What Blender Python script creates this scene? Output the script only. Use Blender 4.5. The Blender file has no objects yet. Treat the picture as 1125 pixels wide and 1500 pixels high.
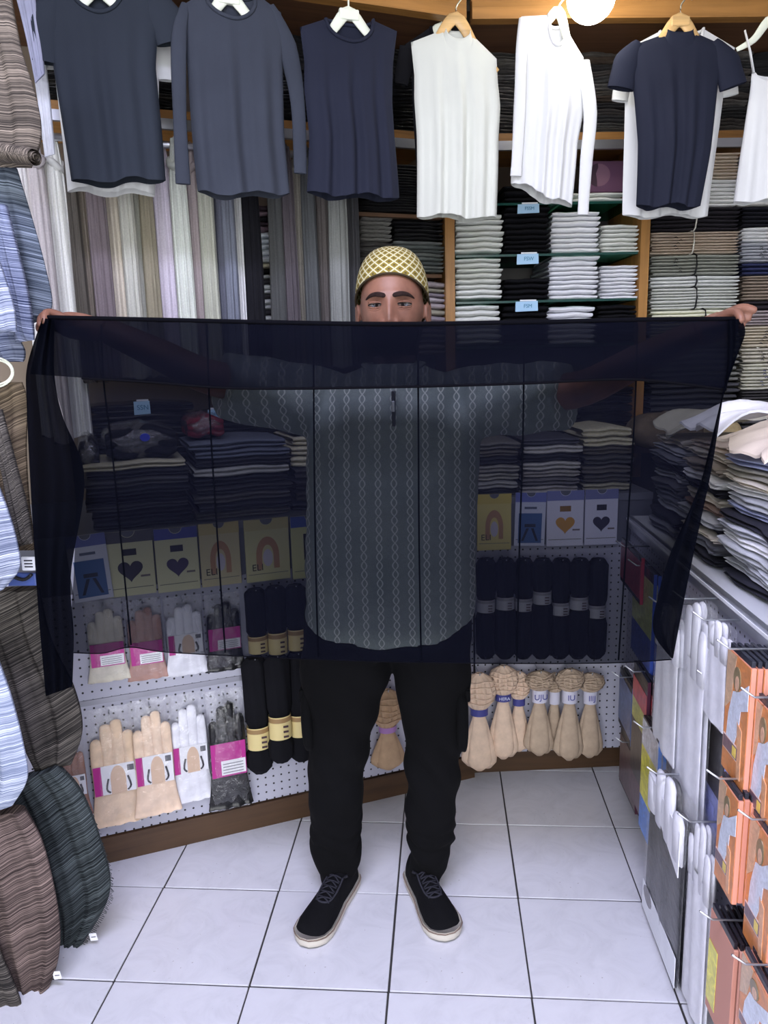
import bpy, bmesh, math, random
import numpy as np
from mathutils import Vector, Matrix
SC = bpy.context.scene
COL = SC.collection
rnd = random.Random(7)
# ------------------------------------------------------------------ camera (calibrated from the 33 cm floor tiles)
F, H = 1110.0, 1.45
PITCH = math.atan(217 / F); YAW = math.atan(87.5 / F / math.cos(PITCH)); ROLL = math.radians(1.46)
_fw = np.array([-math.sin(YAW) * math.cos(PITCH), math.cos(YAW) * math.cos(PITCH), -math.sin(PITCH)])
_r0 = np.array([math.cos(YAW), math.sin(YAW), 0.0]); _u0 = np.cross(_r0, _fw)
_r = math.cos(ROLL) * _r0 - math.sin(ROLL) * _u0; _u = math.cos(ROLL) * _u0 + math.sin(ROLL) * _r0
CAM = np.array([0, 0, H])
cam = bpy.data.cameras.new('camera'); camo = bpy.data.objects.new('camera', cam); COL.objects.link(camo)
cam.sensor_fit = 'HORIZONTAL'; cam.sensor_width = 36.0; cam.lens = 36.0 * F / 1125.0; cam.clip_start = 0.02
camo.matrix_world = Matrix(((_r[0], _u[0], -_fw[0], 0), (_r[1], _u[1], -_fw[1], 0), (_r[2], _u[2], -_fw[2], H), (0, 0, 0, 1)))
SC.camera = camo
# ------------------------------------------------------------------ light and exposure
SC.view_settings.view_transform = 'Standard'; SC.view_settings.look = 'None'
SC.view_settings.exposure = 0.78; SC.view_settings.gamma = 1.0; SC.view_settings.use_curve_mapping = False
SC.cycles.transparent_max_bounces = 24
W = bpy.data.worlds.new('daylight'); SC.world = W; W.use_nodes = True
W.node_tree.nodes['Background'].inputs[0].default_value = (0.95, 0.97, 1.0, 1)
W.node_tree.nodes['Background'].inputs[1].default_value = 2.9
def area(name, loc, size, power, col, rot=(0, 0, 0), sy=None):
    l = bpy.data.lights.new(name, 'AREA'); l.energy = power; l.color = col; l.size = size
    if sy: l.shape = 'RECTANGLE'; l.size_y = sy
    o = bpy.data.objects.new(name, l); o.location = loc; o.rotation_euler = rot; COL.objects.link(o); return o
area('ceiling_lamp_offscreen', (-0.25, 0.35, 2.70), 1.3, 46, (0.70, 0.71, 1.0), (0, 0, 0), 0.5)
# ------------------------------------------------------------------ planes of the shop fittings
def ray(x, y): return _r * (x - 562.5) / F - _u * (y - 750) / F + _fw
class Plane:
    """vertical plane through p, running along d; n points to the aisle"""
    def __init__(s, p, q):
        p = np.array((p[0], p[1], 0.)); q = np.array((q[0], q[1], 0.))
        s.p = p; s.d = (q - p) / np.linalg.norm(q - p); s.n = np.array((s.d[1], -s.d[0], 0.)); s.rz = math.atan2(s.d[1], s.d[0])
    def hit(s, x, y, out=0.):
        d = ray(x, y); t = ((s.p + s.n * out - CAM) @ s.n) / (d @ s.n); return CAM + t * d
    def uz(s, x, y, out=0.):
        h = s.hit(x, y, out); return float((h - s.p) @ s.d), float(h[2])
    def w(s, u, z, out=0.):
        return Vector(s.p + s.d * u + s.n * out + np.array((0, 0, z)))
PL = Plane((-1.024, 1.963), (0.10, 2.485))      # counter front, left run
PB = Plane((0.10, 2.485), (0.62, 2.548))        # counter front, back run
PR = Plane((0.62, 2.548), (0.62, 1.0))          # counter front, right run (faces -x)
def PY(y): return Plane((-1, y), (1, y))
# ------------------------------------------------------------------ mesh helpers
class MB:
    def __init__(s): s.v = []; s.f = []; s.uv = []; s.flat = []
    def _add(s, vs, fs, uv=None, flat=False):
        o = len(s.v); s.v += [tuple(map(float, v)) for v in vs]; s.f += [tuple(i + o for i in f) for f in fs]
        s.uv += uv if uv else [(0, 0)] * len(vs); s.flat += [flat] * len(fs); return s
    def grid(s, P, uv=None, cu=False, cv=False, flip=False):
        """P: array nu x nv x 3; cu closes the first axis, cv the second"""
        P = np.asarray(P, float); nu, nv = P.shape[:2]; fs = []
        for i in range(nu if cu else nu - 1):
            for j in range(nv if cv else nv - 1):
                a, b, c, d = i * nv + j, ((i + 1) % nu) * nv + j, ((i + 1) % nu) * nv + (j + 1) % nv, i * nv + (j + 1) % nv
                fs.append((a, d, c, b) if flip else (a, b, c, d))
        U = [tuple(map(float, q)) for q in np.asarray(uv).reshape(-1, 2)] if uv is not None else None
        return s._add(P.reshape(-1, 3), fs, U)
    def box(s, a, b, bev=0.0):
        x0, y0, z0 = a; x1, y1, z1 = b
        vs = [(x, y, z) for x in (x0, x1) for y in (y0, y1) for z in (z0, z1)]
        return s._add(vs, [(0, 1, 3, 2), (4, 6, 7, 5), (0, 4, 5, 1), (2, 3, 7, 6), (0, 2, 6, 4), (1, 5, 7, 3)], None, True)
    def bbox(s, a, b, bev):
        """box with chamfered vertical and horizontal edges"""
        bm = bmesh.new(); x0, y0, z0 = a; x1, y1, z1 = b
        vs = [bm.verts.new((x, y, z)) for x in (x0, x1) for y in (y0, y1) for z in (z0, z1)]
        for f in [(0, 1, 3, 2), (4, 6, 7, 5), (0, 4, 5, 1), (2, 3, 7, 6), (0, 2, 6, 4), (1, 5, 7, 3)]: bm.faces.new([vs[i] for i in f])
        bmesh.ops.bevel(bm, geom=bm.edges[:], offset=bev, segments=2, affect='EDGES', profile=0.5)
        bm.verts.index_update(); s._add([v.co[:] for v in bm.verts], [[v.index for v in f.verts] for f in bm.faces], None, True); bm.free(); return s
    def tube(s, pts, rad, n=10, sq=1.0, caps=True, up=(0, 0, 1), uvs=1.0):
        """round (or flattened by sq along the 'up' side) tube along pts"""
        pts = np.asarray(pts, float); m = len(pts); rad = np.ones(m) * rad if np.isscalar(rad) else np.asarray(rad, float)
        T = np.gradient(pts, axis=0); T /= np.linalg.norm(T, axis=1)[:, None] + 1e-12
        R = []; ref = np.asarray(up, float); L = 0
        for i in range(m):
            a = np.cross(T[i], ref)
            if np.linalg.norm(a) < 1e-3: a = np.cross(T[i], (0.3, 1, 0.2))
            a /= np.linalg.norm(a); b = np.cross(a, T[i])
            th = np.linspace(0, 2 * math.pi, n, endpoint=False)
            R.append(pts[i] + rad[i] * (np.cos(th)[:, None] * a + sq * np.sin(th)[:, None] * b))
        o = len(s.v); dl = np.concatenate([[0], np.cumsum(np.linalg.norm(np.diff(pts, axis=0), axis=1))])
        uv = [[(k / n * uvs, dl[i]) for k in range(n)] for i in range(m)]
        s.grid(R, uv, cv=True)
        if caps:
            s.f += [tuple(o + k for k in range(n)), tuple(o + (m - 1) * n + k for k in reversed(range(n)))]; s.flat += [False, False]
        return s
    def lathe(s, prof, n=20, c=(0, 0, 0), sx=1., sy=1., lob=0, amp=None, ph=0., caps=True):
        """prof: (r,z) list; lob/amp: radial pleats"""
        R = []; uv = []
        for i, (r, z) in enumerate(prof):
            row = []; q = []
            for k in range(n):
                th = 2 * math.pi * k / n; rr = r * (1 + (amp[i] if amp else 0) * math.sin(lob * th + ph + i * .25))
                row.append((c[0] + sx * rr * math.cos(th), c[1] + sy * rr * math.sin(th), c[2] + z)); q.append((k / n, z))
            R.append(row); uv.append(q)
        o = len(s.v); s.grid(R, uv, cv=True, flip=True)
        if caps:
            m = len(prof); s.f += [tuple(o + k for k in range(n)), tuple(o + (m - 1) * n + k for k in reversed(range(n)))]; s.flat += [False] * 2
        return s
    def prism(s, poly, y0, y1):
        """poly in x,z extruded along y"""
        n = len(poly); vs = [(p[0], y0, p[1]) for p in poly] + [(p[0], y1, p[1]) for p in poly]
        fs = [tuple(range(n)), tuple(range(2 * n - 1, n - 1, -1))] + [(i, n + i, n + (i + 1) % n, (i + 1) % n) for i in range(n)]
        return s._add(vs, fs, [(p[0], p[1]) for p in poly] * 2, True)
    def mesh(s, name):
        me = bpy.data.meshes.new(name); me.from_pydata(s.v, [], s.f)
        me.polygons.foreach_set('use_smooth', [not q for q in s.flat])
        ul = me.uv_layers.new(name='UVMap'); vi = np.empty(len(me.loops), np.int32); me.loops.foreach_get('vertex_index', vi)
        ul.data.foreach_set('uv', np.asarray(s.uv, np.float32)[vi].ravel()); me.update(); return me
    def obj(s, name, mat, parent=None, loc=None, rz=0):
        return link(name, s.mesh(name), mat, parent, loc, rz)
def link(name, me, mat, parent=None, loc=None, rz=0):
    o = bpy.data.objects.new(name, me); COL.objects.link(o)
    if mat:
        if len(me.materials) == 0: me.materials.append(mat)
        if me.materials[0] is not mat:
            o.material_slots[0].link = 'OBJECT'; o.material_slots[0].material = mat
    if parent: o.parent = parent
    if loc is not None: o.location = loc
    o.rotation_euler = (0, 0, rz); return o
def tag(o, label, cat, group=None):
    o['label'] = label; o['category'] = cat
    if group: o['group'] = group
    return o
def thing(name, label, cat, loc=(0, 0, 0), rz=0, group=None):
    o = bpy.data.objects.new(name, None); COL.objects.link(o); o.location = loc; o.rotation_euler = (0, 0, rz); o.empty_display_size = .05
    return tag(o, label, cat, group)
def struct(o): o['kind'] = 'structure'; return o
def smooth1(x): x = np.clip(x, 0, 1); return x * x * (3 - 2 * x)
def catmull(pts, n):
    """resample a polyline smoothly"""
    p = np.asarray(pts, float); m = len(p); t = np.linspace(0, m - 1, n); out = []
    for a in t:
        i = min(int(a), m - 2); f = a - i
        p0, p1, p2, p3 = p[max(i - 1, 0)], p[i], p[i + 1], p[min(i + 2, m - 1)]
        out.append(.5 * ((2 * p1) + (-p0 + p2) * f + (2 * p0 - 5 * p1 + 4 * p2 - p3) * f * f + (-p0 + 3 * p1 - 3 * p2 + p3) * f ** 3))
    return np.array(out)
def text_mesh(txt, size, name='lettering'):
    c = bpy.data.curves.new(name, 'FONT'); c.body = txt; c.size = size; c.extrude = 0.0004; c.align_x = 'CENTER'; c.align_y = 'CENTER'
    o = bpy.data.objects.new(name, c); COL.objects.link(o); dg = bpy.context.evaluated_depsgraph_get()
    me = bpy.data.meshes.new_from_object(o.evaluated_get(dg)); bpy.data.objects.remove(o); bpy.data.curves.remove(c)
    me.transform(Matrix.Rotation(math.pi / 2, 4, 'X')); return me
# ------------------------------------------------------------------ materials
class NT:
    def __init__(s, name):
        s.m = bpy.data.materials.new(name); s.m.use_nodes = True; s.t = s.m.node_tree; s.n = s.t.nodes
        s.b = s.n['Principled BSDF']; s.out = s.n['Material Output']
    def new(s, typ, **k):
        o = s.n.new(typ)
        for a, b in k.items(): setattr(o, a, b)
        return o
    def L(s, a, b): s.t.links.new(a, b)
    def coord(s, kind='Object', sc=(1, 1, 1), rot=(0, 0, 0)):
        c = s.new('ShaderNodeTexCoord'); m = s.new('ShaderNodeMapping'); m.inputs['Scale'].default_value = sc; m.inputs['Rotation'].default_value = rot
        s.L(c.outputs[kind], m.inputs[0]); return m.outputs[0]
    def noise(s, vec, scale, detail=3, rough=.55, dist=0.):
        o = s.new('ShaderNodeTexNoise'); o.inputs['Scale'].default_value = scale; o.inputs['Detail'].default_value = detail
        o.inputs['Roughness'].default_value = rough; o.inputs['Distortion'].default_value = dist; s.L(vec, o.inputs['Vector']); return o.outputs['Fac']
    def ramp(s, fac, stops):
        o = s.new('ShaderNodeValToRGB'); e = o.color_ramp.elements
        while len(e) < len(stops): e.new(.5)
        for q, (p, c) in zip(e, stops): q.position = p; q.color = (*c, 1) if len(c) == 3 else c
        s.L(fac, o.inputs[0]); return o.outputs[0]
    def math(s, op, a, b=0., c=None):
        o = s.new('ShaderNodeMath', operation=op)
        for i, q in enumerate((a, b, c)):
            if q is None: continue
            if isinstance(q, (int, float)): o.inputs[i].default_value = q
            else: s.L(q, o.inputs[i])
        return o.outputs[0]
    def mix(s, fac, a, b):
        o = s.new('ShaderNodeMix', data_type='RGBA')
        for i, q in ((0, fac), (6, a), (7, b)):
            if isinstance(q, (int, float)): o.inputs[i].default_value = q
            elif isinstance(q, tuple): o.inputs[i].default_value = (*q, 1)
            else: s.L(q, o.inputs[i])
        return o.outputs[2]
    def bump(s, h, st=.3, d=.002):
        o = s.new('ShaderNodeBump'); o.inputs['Strength'].default_value = st; o.inputs['Distance'].default_value = d; s.L(h, o.inputs['Height']); s.L(o.outputs[0], s.b.inputs['Normal'])
    def set(s, col=None, rough=None, metal=None, spec=None, **k):
        if col is not None:
            if isinstance(col, tuple): s.b.inputs['Base Color'].default_value = (*col, 1)
            else: s.L(col, s.b.inputs['Base Color'])
        if rough is not None: s.b.inputs['Roughness'].default_value = rough
        if metal is not None: s.b.inputs['Metallic'].default_value = metal
        if spec is not None: s.b.inputs['Specular IOR Level'].default_value = spec
        return s.m
def s2l(c):
    return tuple((v / 255 / 12.92 if v / 255 <= .04045 else ((v / 255 + .055) / 1.055) ** 2.4) for v in c)
def shade(c, k): return tuple(min(1, v * k) for v in c)
_M = {}
def cached(fn):
    def g(*a, **k):
        key = (fn.__name__, a, tuple(sorted(k.items())))
        if key not in _M: _M[key] = fn(*a, **k)
        return _M[key]
    return g
@cached
def plain(rgb, rough=.6, metal=0., spec=.4):
    t = NT('paint'); return t.set(s2l(rgb), rough, metal, spec)
@cached
def printed(rgb, k=.35, sc=34.):
    """photographic print on card: mottled ink"""
    t = NT('printed_card'); c = s2l(rgb); v = t.coord(); n = t.noise(v, sc, 4, .6, 1.5); m = t.noise(t.coord('Object', (1, 1, .35)), sc * 2.2, 3, .6, .6)
    col = t.mix(t.math('MULTIPLY', m, .16), t.ramp(n, [(.32, shade(c, 1 - k)), (.55, c), (.72, shade(c, 1 + k))]), (.55, .5, .48)); t.b.inputs['Coat Weight'].default_value = .5; t.b.inputs['Coat Roughness'].default_value = .15
    t.bump(t.noise(v, 14., 3), .5, .006); return t.set(col, .4)
@cached
def fabric(rgb, var=.18, sc=9., rough=.9, bump=.25):
    t = NT('fabric'); c = s2l(rgb); v = t.coord()
    n = t.noise(v, sc, 4); fine = t.noise(v, 420, 2)
    col = t.ramp(n, [(.3, shade(c, 1 - var)), (.7, shade(c, 1 + var))]); t.bump(fine, bump, .0015); return t.set(col, rough, spec=.15)
@cached
def slub(dark, light, freq=95., amount=.52, tilt=.15):
    """slubby woven scarf: fine wavy light threads across a dark ground, in the cloth's own UV"""
    freq *= 3.0; amount += .035; t = NT('slub_fabric'); v = t.coord('UV', (2.6, freq * 1.5, 1)); v2 = t.coord('UV', (3, 4, 1)); v3 = t.coord('UV', (6, freq * 2.8, 1))
    n = t.noise(v, 1., 2.5, .55, .15); m = t.noise(v3, 1., 2., .5, .1)
    a = t.math('MULTIPLY_ADD', m, .45, t.math('MULTIPLY', n, .6)); big = t.noise(v2, 1.5, 3)
    a = t.math('ADD', a, t.math('MULTIPLY', big, .12))
    d, l = s2l(dark), s2l(light); mid = tuple((p * .62 + q * .38) for p, q in zip(d, l))
    col = t.ramp(a, [(amount - .06, d), (amount + .06, mid), (amount + .16, l)]); t.bump(a, .5, .003); return t.set(col, .95, spec=.1)
@cached
def crinkle(rgb, lines=70., var=.33):
    """scarf cloth with fine lengthwise threads"""
    t = NT('crinkle_fabric'); c = shade(s2l(rgb), 1.45); v = t.coord('UV', (lines, 2.5, 1)); n = t.noise(v, 1., 4, .65, .3); b = t.noise(t.coord('UV', (lines * .25, 1.2, 1)), 1., 3)
    w = t.noise(t.coord('UV', (lines * 2, 200, 1)), 1., 2)
    a = t.math('MULTIPLY_ADD', w, .25, t.math('MULTIPLY', n, .75))
    col = t.mix(t.math('MULTIPLY', b, .35), t.ramp(a, [(.3, shade(c, 1 - var)), (.68, shade(c, 1 + var))]), shade(c, .75))
    t.bump(n, .6, .004); return t.set(col, .92, spec=.1)
@cached
def wood(rgb, axis='x', rough=.45, sc=1.):
    t = NT('wood'); c = s2l(rgb); s = {'x': (2, 40, 40), 'y': (40, 2, 40), 'z': (40, 40, 2)}[axis]
    v = t.coord('Object', tuple(q * sc for q in s)); n = t.noise(v, 1., 5, .6, .8); m = t.noise(t.coord('Object'), 5., 3)
    a = t.math('MULTIPLY_ADD', m, .3, t.math('MULTIPLY', n, .7)); col = t.ramp(a, [(.3, shade(c, .55)), (.52, c), (.75, shade(c, 1.3))])
    t.bump(n, .25, .002); return t.set(col, rough, spec=.4)
@cached
def clear_plastic(k=.10, sc=26., rough=.12, tint=(1, 1, 1)):
    t = NT('clear_plastic'); tr = t.new('ShaderNodeBsdfTransparent'); tr.inputs[0].default_value = (*tint, 1)
    g = t.new('ShaderNodeBsdfGlossy'); g.inputs['Roughness'].default_value = rough; g.inputs[0].default_value = (1, 1, 1, 1)
    n = t.noise(t.coord(), sc, 4, .6, 1.2); bp = t.new('ShaderNodeBump'); bp.inputs['Strength'].default_value = .9; bp.inputs['Distance'].default_value = .012
    t.L(n, bp.inputs['Height']); t.L(bp.outputs[0], g.inputs['Normal'])
    mx = t.new('ShaderNodeMixShader'); mx.inputs[0].default_value = k; t.L(tr.outputs[0], mx.inputs[1]); t.L(g.outputs[0], mx.inputs[2]); t.L(mx.outputs[0], t.out.inputs[0]); return t.m
@cached
def sheer(alpha, rgb=(13, 14, 24)):
    """thin black chiffon: light passes between the threads"""
    t = NT('sheer_chiffon'); tr = t.new('ShaderNodeBsdfTransparent'); d = t.new('ShaderNodeBsdfDiffuse'); d.inputs[0].default_value = (*s2l(rgb), 1)
    tr.inputs[0].default_value = (.93, .95, 1, 1)
    w = t.noise(t.coord('UV', (900, 900, 1)), 1., 1); f = t.math('MULTIPLY_ADD', w, .12, alpha - .06)
    mx = t.new('ShaderNodeMixShader'); t.L(f, mx.inputs[0]); t.L(tr.outputs[0], mx.inputs[1]); t.L(d.outputs[0], mx.inputs[2]); t.L(mx.outputs[0], t.out.inputs[0]); return t.m
@cached
def glassy(rgb=(150, 200, 190)):
    t = NT('shelf_glass'); tr = t.new('ShaderNodeBsdfTransparent'); tr.inputs[0].default_value = (*s2l(rgb), 1); g = t.new('ShaderNodeBsdfGlossy'); g.inputs['Roughness'].default_value = .05
    mx = t.new('ShaderNodeMixShader'); mx.inputs[0].default_value = .12; t.L(tr.outputs[0], mx.inputs[1]); t.L(g.outputs[0], mx.inputs[2]); t.L(mx.outputs[0], t.out.inputs[0]); return t.m
def emit(rgb, st):
    t = NT('lamp_glow'); t.b.inputs['Emission Color'].default_value = (*s2l(rgb), 1); t.b.inputs['Emission Strength'].default_value = st; return t.set(s2l(rgb), .4)
def pegboard_mat(rgb):
    t = NT('pegboard'); c = t.new('ShaderNodeTexCoord'); sp = t.new('ShaderNodeSeparateXYZ'); t.L(c.outputs['Object'], sp.inputs[0])
    fx = t.math('SUBTRACT', t.math('FRACT', t.math('DIVIDE', sp.outputs[0], .0254)), .5); fz = t.math('SUBTRACT', t.math('FRACT', t.math('DIVIDE', sp.outputs[2], .0254)), .5)
    r = t.math('SQRT', t.math('ADD', t.math('MULTIPLY', fx, fx), t.math('MULTIPLY', fz, fz))); hole = t.math('LESS_THAN', r, .125)
    return t.set(t.mix(hole, s2l(rgb), s2l((34, 32, 36))), .45, spec=.4)
def tile_mat():
    t = NT('glazed_tile'); v = t.coord(); n = t.noise(v, 7., 6, .65, 1.8); m = t.noise(v, 60., 3)
    col = t.ramp(n, [(.3, s2l((190, 190, 198))), (.5, s2l((200, 200, 208))), (.75, s2l((206, 206, 214)))])
    speck = t.math('GREATER_THAN', t.noise(v, 95., 2), .735); col = t.mix(t.math('MULTIPLY', speck, .55), col, s2l((110, 100, 95)))
    t.bump(m, .04, .001); return t.set(col, .22, spec=.45)
# ================================================================== THE SETTING
WOOD = wood((158, 112, 58)); WOODV = wood((165, 118, 60), 'z'); WOODD = wood((92, 66, 44)); METAL = plain((190, 192, 198), .3, .9); WHITEP = plain((228, 232, 214), .35)
DARK = plain((34, 32, 36), .8); PALE = plain((196, 198, 204), .5)
fl = struct(MB().box((-2.2, -1.2, -.06), (1.7, 3.3, -.0035)).obj('floor', plain((52, 50, 50), .9)))
TX, TY, TS, TSY = -0.8075, 1.5275, .3335, .3345
tm = MB().bbox((.0022, .0022, -.02), (TS - .0022, TSY - .0022, 0), .0018).mesh('tile'); tmat = tile_mat()
for i in range(-4, 7):
    for j in range(-5, 5):
        o = link('tile', tm, tmat, fl, (TX + i * TS + rnd.uniform(-.0008, .0008), TY + j * TSY + rnd.uniform(-.0008, .0008), rnd.uniform(-.0006, 0)))
        o.rotation_euler = (0, 0, rnd.uniform(-.0015, .0015))
def slab(P, u0, u1, z0, z1, o0, o1):
    """box in the frame of plane P: o0 (aisle side) and o1 are 'out' distances"""
    return MB().box((u0, -o0, z0), (u1, -o1, z1))
def on(P, mb, name, mat, parent=None, z=0.): return mb.obj(name, mat, parent, Vector((P.p[0], P.p[1], z)) if not parent else None, P.rz if not parent else 0)
wallm = fabric((120, 108, 96), .1, 3., .8, .05)
struct(on(PL, slab(PL, -.6, 1.45, 0, 2.75, -.66, -.72), 'wall_back', wallm)); struct(on(PB, slab(PB, -.1, 1.3, 0, 2.75, -.70, -.76), 'wall_back_right', wallm))
struct(MB().box((-1.62, -1.2, 0), (-1.55, 2.1, 2.75)).obj('wall_left', plain((66, 63, 64), .8)))
struct(MB().box((1.36, -1.2, 0), (1.42, 3.3, 2.75)).obj('wall_right', plain((150, 148, 150), .8)))
struct(MB().box((-2.2, -1.2, 2.75), (1.7, 3.4, 2.8)).obj('ceiling', plain((225, 222, 215), .8)))
# wooden fascia over the wall shelves, in two boards per run, and the soffit behind it
def fascia(n, P, u0, u1):
    z = 2.455; r = struct(on(P, slab(P, u0, u1, z, z + .05, -.035, -.075), 'trim_%d' % n, WOOD))
    o = slab(P, u0, u1, z + .053, z + .29, -.05, -.08).obj('fascia_board', WOOD, r); slab(P, u0, u1, z + .012, z + .018, -.075, -.655).obj('soffit_panel', wood((104, 72, 50)), r)
fascia(1, PL, -.5, 1.2365); fascia(2, PB, .004, 1.25)
def post(n, P, u0, u1, z0, z1, o0, o1, m=None): return struct(on(P, slab(P, u0, u1, z0, z1, o0, o1), 'trim_%d' % n, m or WOODV))
upx = lambda P, x, y, o: P.uz(x, y, o)[0]
zpx = lambda P, x, y, o: P.uz(x, y, o)[1]
post(3, PB, upx(PB, 652, 350, -.3), upx(PB, 666, 350, -.3), 1.012, 2.465, -.3, -.65)
post(4, PB, upx(PB, 937, 400, -.3), upx(PB, 950, 400, -.3), 1.012, 2.465, -.3, -.65)
# counters: each run is one fitting with worktop, pegboard, printed-card rail and plinth
def counter(P, u0, u1, name_label, peg, plinth_mat, depth=.6, plinth_in=0.0):
    t = thing('display_counter', name_label, 'counter', (P.p[0], P.p[1], 0), P.rz)
    slab(P, u0, u1, .085, .985, -.02, -depth).obj('body', DARK, t)
    slab(P, u0, u1, .985, 1.008, .008, -depth).obj('worktop', plain((110, 112, 122), .5), t)
    slab(P, u0, u1, .0865, .84, 0, -.019).obj('pegboard', pegboard_mat(peg), t)
    slab(P, u0, u1, .842, .984, .002, -.019).obj('front_rail', plain((96, 98, 108), .6), t)
    slab(P, u0, u1, 0, .083, .008 - plinth_in, -.04 - plinth_in).obj('plinth', plinth_mat, t)
    return t
cl = counter(PL, -.36, 1.236, 'long display counter with white pegboard front and brown wooden plinth', (178, 178, 194), wood((74, 53, 35)))
zr = zpx(PL, 240, 1012, .004); slab(PL, -.36, 1.236, zr - .008, zr + .008, .004, 0).obj('dividing_strip', plain((150, 150, 160), .4, .5), cl)
counter(PB, .004, .60, 'short display counter with pegboard front at the far end of aisle', (178, 178, 194), wood((74, 53, 35)), plinth_in=.03)
# right counter, lower worktop with a metal edge
RZ = .935
cr = thing('display_counter', 'display counter with metal-edged top and hook panel along the right wall', 'counter', (PR.p[0], PR.p[1], 0), PR.rz)
slab(PR, .03, 1.75, .0, RZ - .03, -.012, -.62).obj('body', DARK, cr); slab(PR, .03, 1.75, RZ - .03, RZ, .0, -.62).obj('worktop', PALE, cr)
slab(PR, .03, 1.75, .05, RZ - .035, 0, -.011).obj('pegboard', pegboard_mat((178, 178, 194)), cr)
slab(PR, .03, 1.75, RZ - .034, RZ + .003, .014, .001).obj('edge_trim', METAL, cr); slab(PR, .03, 1.75, RZ - .012, RZ - .005, .0165, .0142).obj('price_strip', plain((225, 226, 232), .4), cr)
# wall shelves above the counters (board with wooden lip and metal price rail)
def wall_shelf(P, u0, u1, z, label, o=-.3):
    t = thing('wall_shelf', label, 'shelf', (P.p[0], P.p[1], 0), P.rz)
    slab(P, u0, u1, z - .012, z + .012, o, -.655).obj('board', WOOD, t); r = slab(P, u0, u1, z - .042, z - .013, o + .004, o - .012).obj('price_rail', METAL, t); return t
SZ = zpx(PB, 800, 200, -.3)
wall_shelf(PL, -.45, upx(PL, 648, 200, -.3), SZ, 'high wooden shelf with metal price rail above the hanging scarves')
ush = [(PB, 667, 936, 'high wooden shelf with metal price rail above the glass shelves'), (PB, 951, 1180, 'high wooden shelf with metal price rail above the tied bundles')]
for P, a, b, l in ush: wall_shelf(P, upx(P, a, 200, -.3), upx(P, b, 200, -.3), SZ, l)
GZ = [zpx(PB, 780, y, -.3) for y in (297, 372, 440, 506)]
for k, z in enumerate(GZ):
    o = on(PB, slab(PB, upx(PB, 667.5, 350, -.3), upx(PB, 935, 350, -.3), z - .007, z, -.3, -.645), 'glass_shelf', None)
    o.data.materials.append(glassy((150, 205, 190)))
    tag(o, ['uppermost green-edged glass shelf with the purple printed box', 'green-edged glass shelf second from top between wooden posts', 'green-edged glass shelf third from top between wooden posts', 'lowest green-edged glass shelf between wooden posts, behind black cloth'][k], 'shelf')
    MBb = on(PB, slab(PB, upx(PB, 667.5, 350, -.3), upx(PB, 935, 350, -.3), z - .0075, z + .0003, -.298, -.2998), 'edge', plain((28, 70, 62), .15), None); MBb.parent = o; MBb.location = (0, 0, 0); MBb.rotation_euler = (0, 0, 0)
on(PB, slab(PB, upx(PB, 667.5, 350, -.3), upx(PB, 936, 350, -.3), 1.01, 2.1, -.648, -.654), 'trim_5', fabric((104, 100, 98), .08, 5., .35, .0))['kind'] = 'structure'
for k, (x0, x1, y) in enumerate([(528, 651, 400), (528, 651, 312)]):
    z = zpx(PL, 600, y, -.3); o = on(PL, slab(PL, upx(PL, x0, y, -.3), upx(PL, x1, y, -.3), z - .012, z, -.32, -.655), 'wooden_shelf', WOODD); tag(o, ['dark wooden shelf behind the capped man', 'dark wooden shelf under wrapped garments behind navy sleeveless top'][k], 'shelf')
z = zpx(PL, 390, 472, -.34); tag(on(PL, slab(PL, upx(PL, 365, 470, -.34), upx(PL, 420, 470, -.34), z - .03, z, -.36, -.655), 'wooden_shelf', WOODD), 'dark wooden block shelf under narrow stack between hanging scarves', 'shelf')
# rods
def rod(P, x0, x1, z, out, r, label):
    u0, u1 = upx(P, x0, 100, out), upx(P, x1, 100, out); o = MB().tube([(u0, -out, z), (u1, -out, z)], r, 10, up=(0, 1, 0)).obj('hanging_rod', METAL, None, (P.p[0], P.p[1], 0), P.rz)
    for f in (.04, .35, .65, .96):
        if out > 0: u = u0 + (u1 - u0) * f; MB().tube([(u, -out, z), (u, -out + .05, z + .004), (u, .0455, z + .006)], .005, 7, up=(1, 0, 0)).obj('bracket', METAL, o)
    return tag(o, label, 'rod')
ROD_Z = zpx(PL, 240, 212, -.26); rod(PL, -20, 527, ROD_Z, -.26, .011, 'metal rod carrying the row of long hanging scarves')
tk = .05
rod(PL, -60, 640, 2.50, tk, .008, 'metal rail carrying the dark tops in front of the wooden fascia'); rod(PB, 640, 1230, 2.50, tk, .008, 'metal rail carrying the white tops in front of the wooden fascia')
# globe lamp
gp = PB.hit(866, -4, .12); t = thing('globe_lamp', 'glowing white globe lamp hanging in front of the wooden fascia', 'lamp', gp)
MB().lathe([(.001 + .066 * math.sin(a), -.066 * math.cos(a)) for a in np.linspace(0.02, 2.75, 16)], 28).obj('globe', emit((255, 250, 240), 12), t)
MB().lathe([(.026, .058), (.026, .09), (.018, .1), (.018, .13)], 18).obj('socket', WHITEP, t); MB().tube([(0, 0, .13), (0, 0, 2.745 - gp[2])], .004, 8, up=(1, 0, 0)).obj('cord', WHITEP, t)

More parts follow.
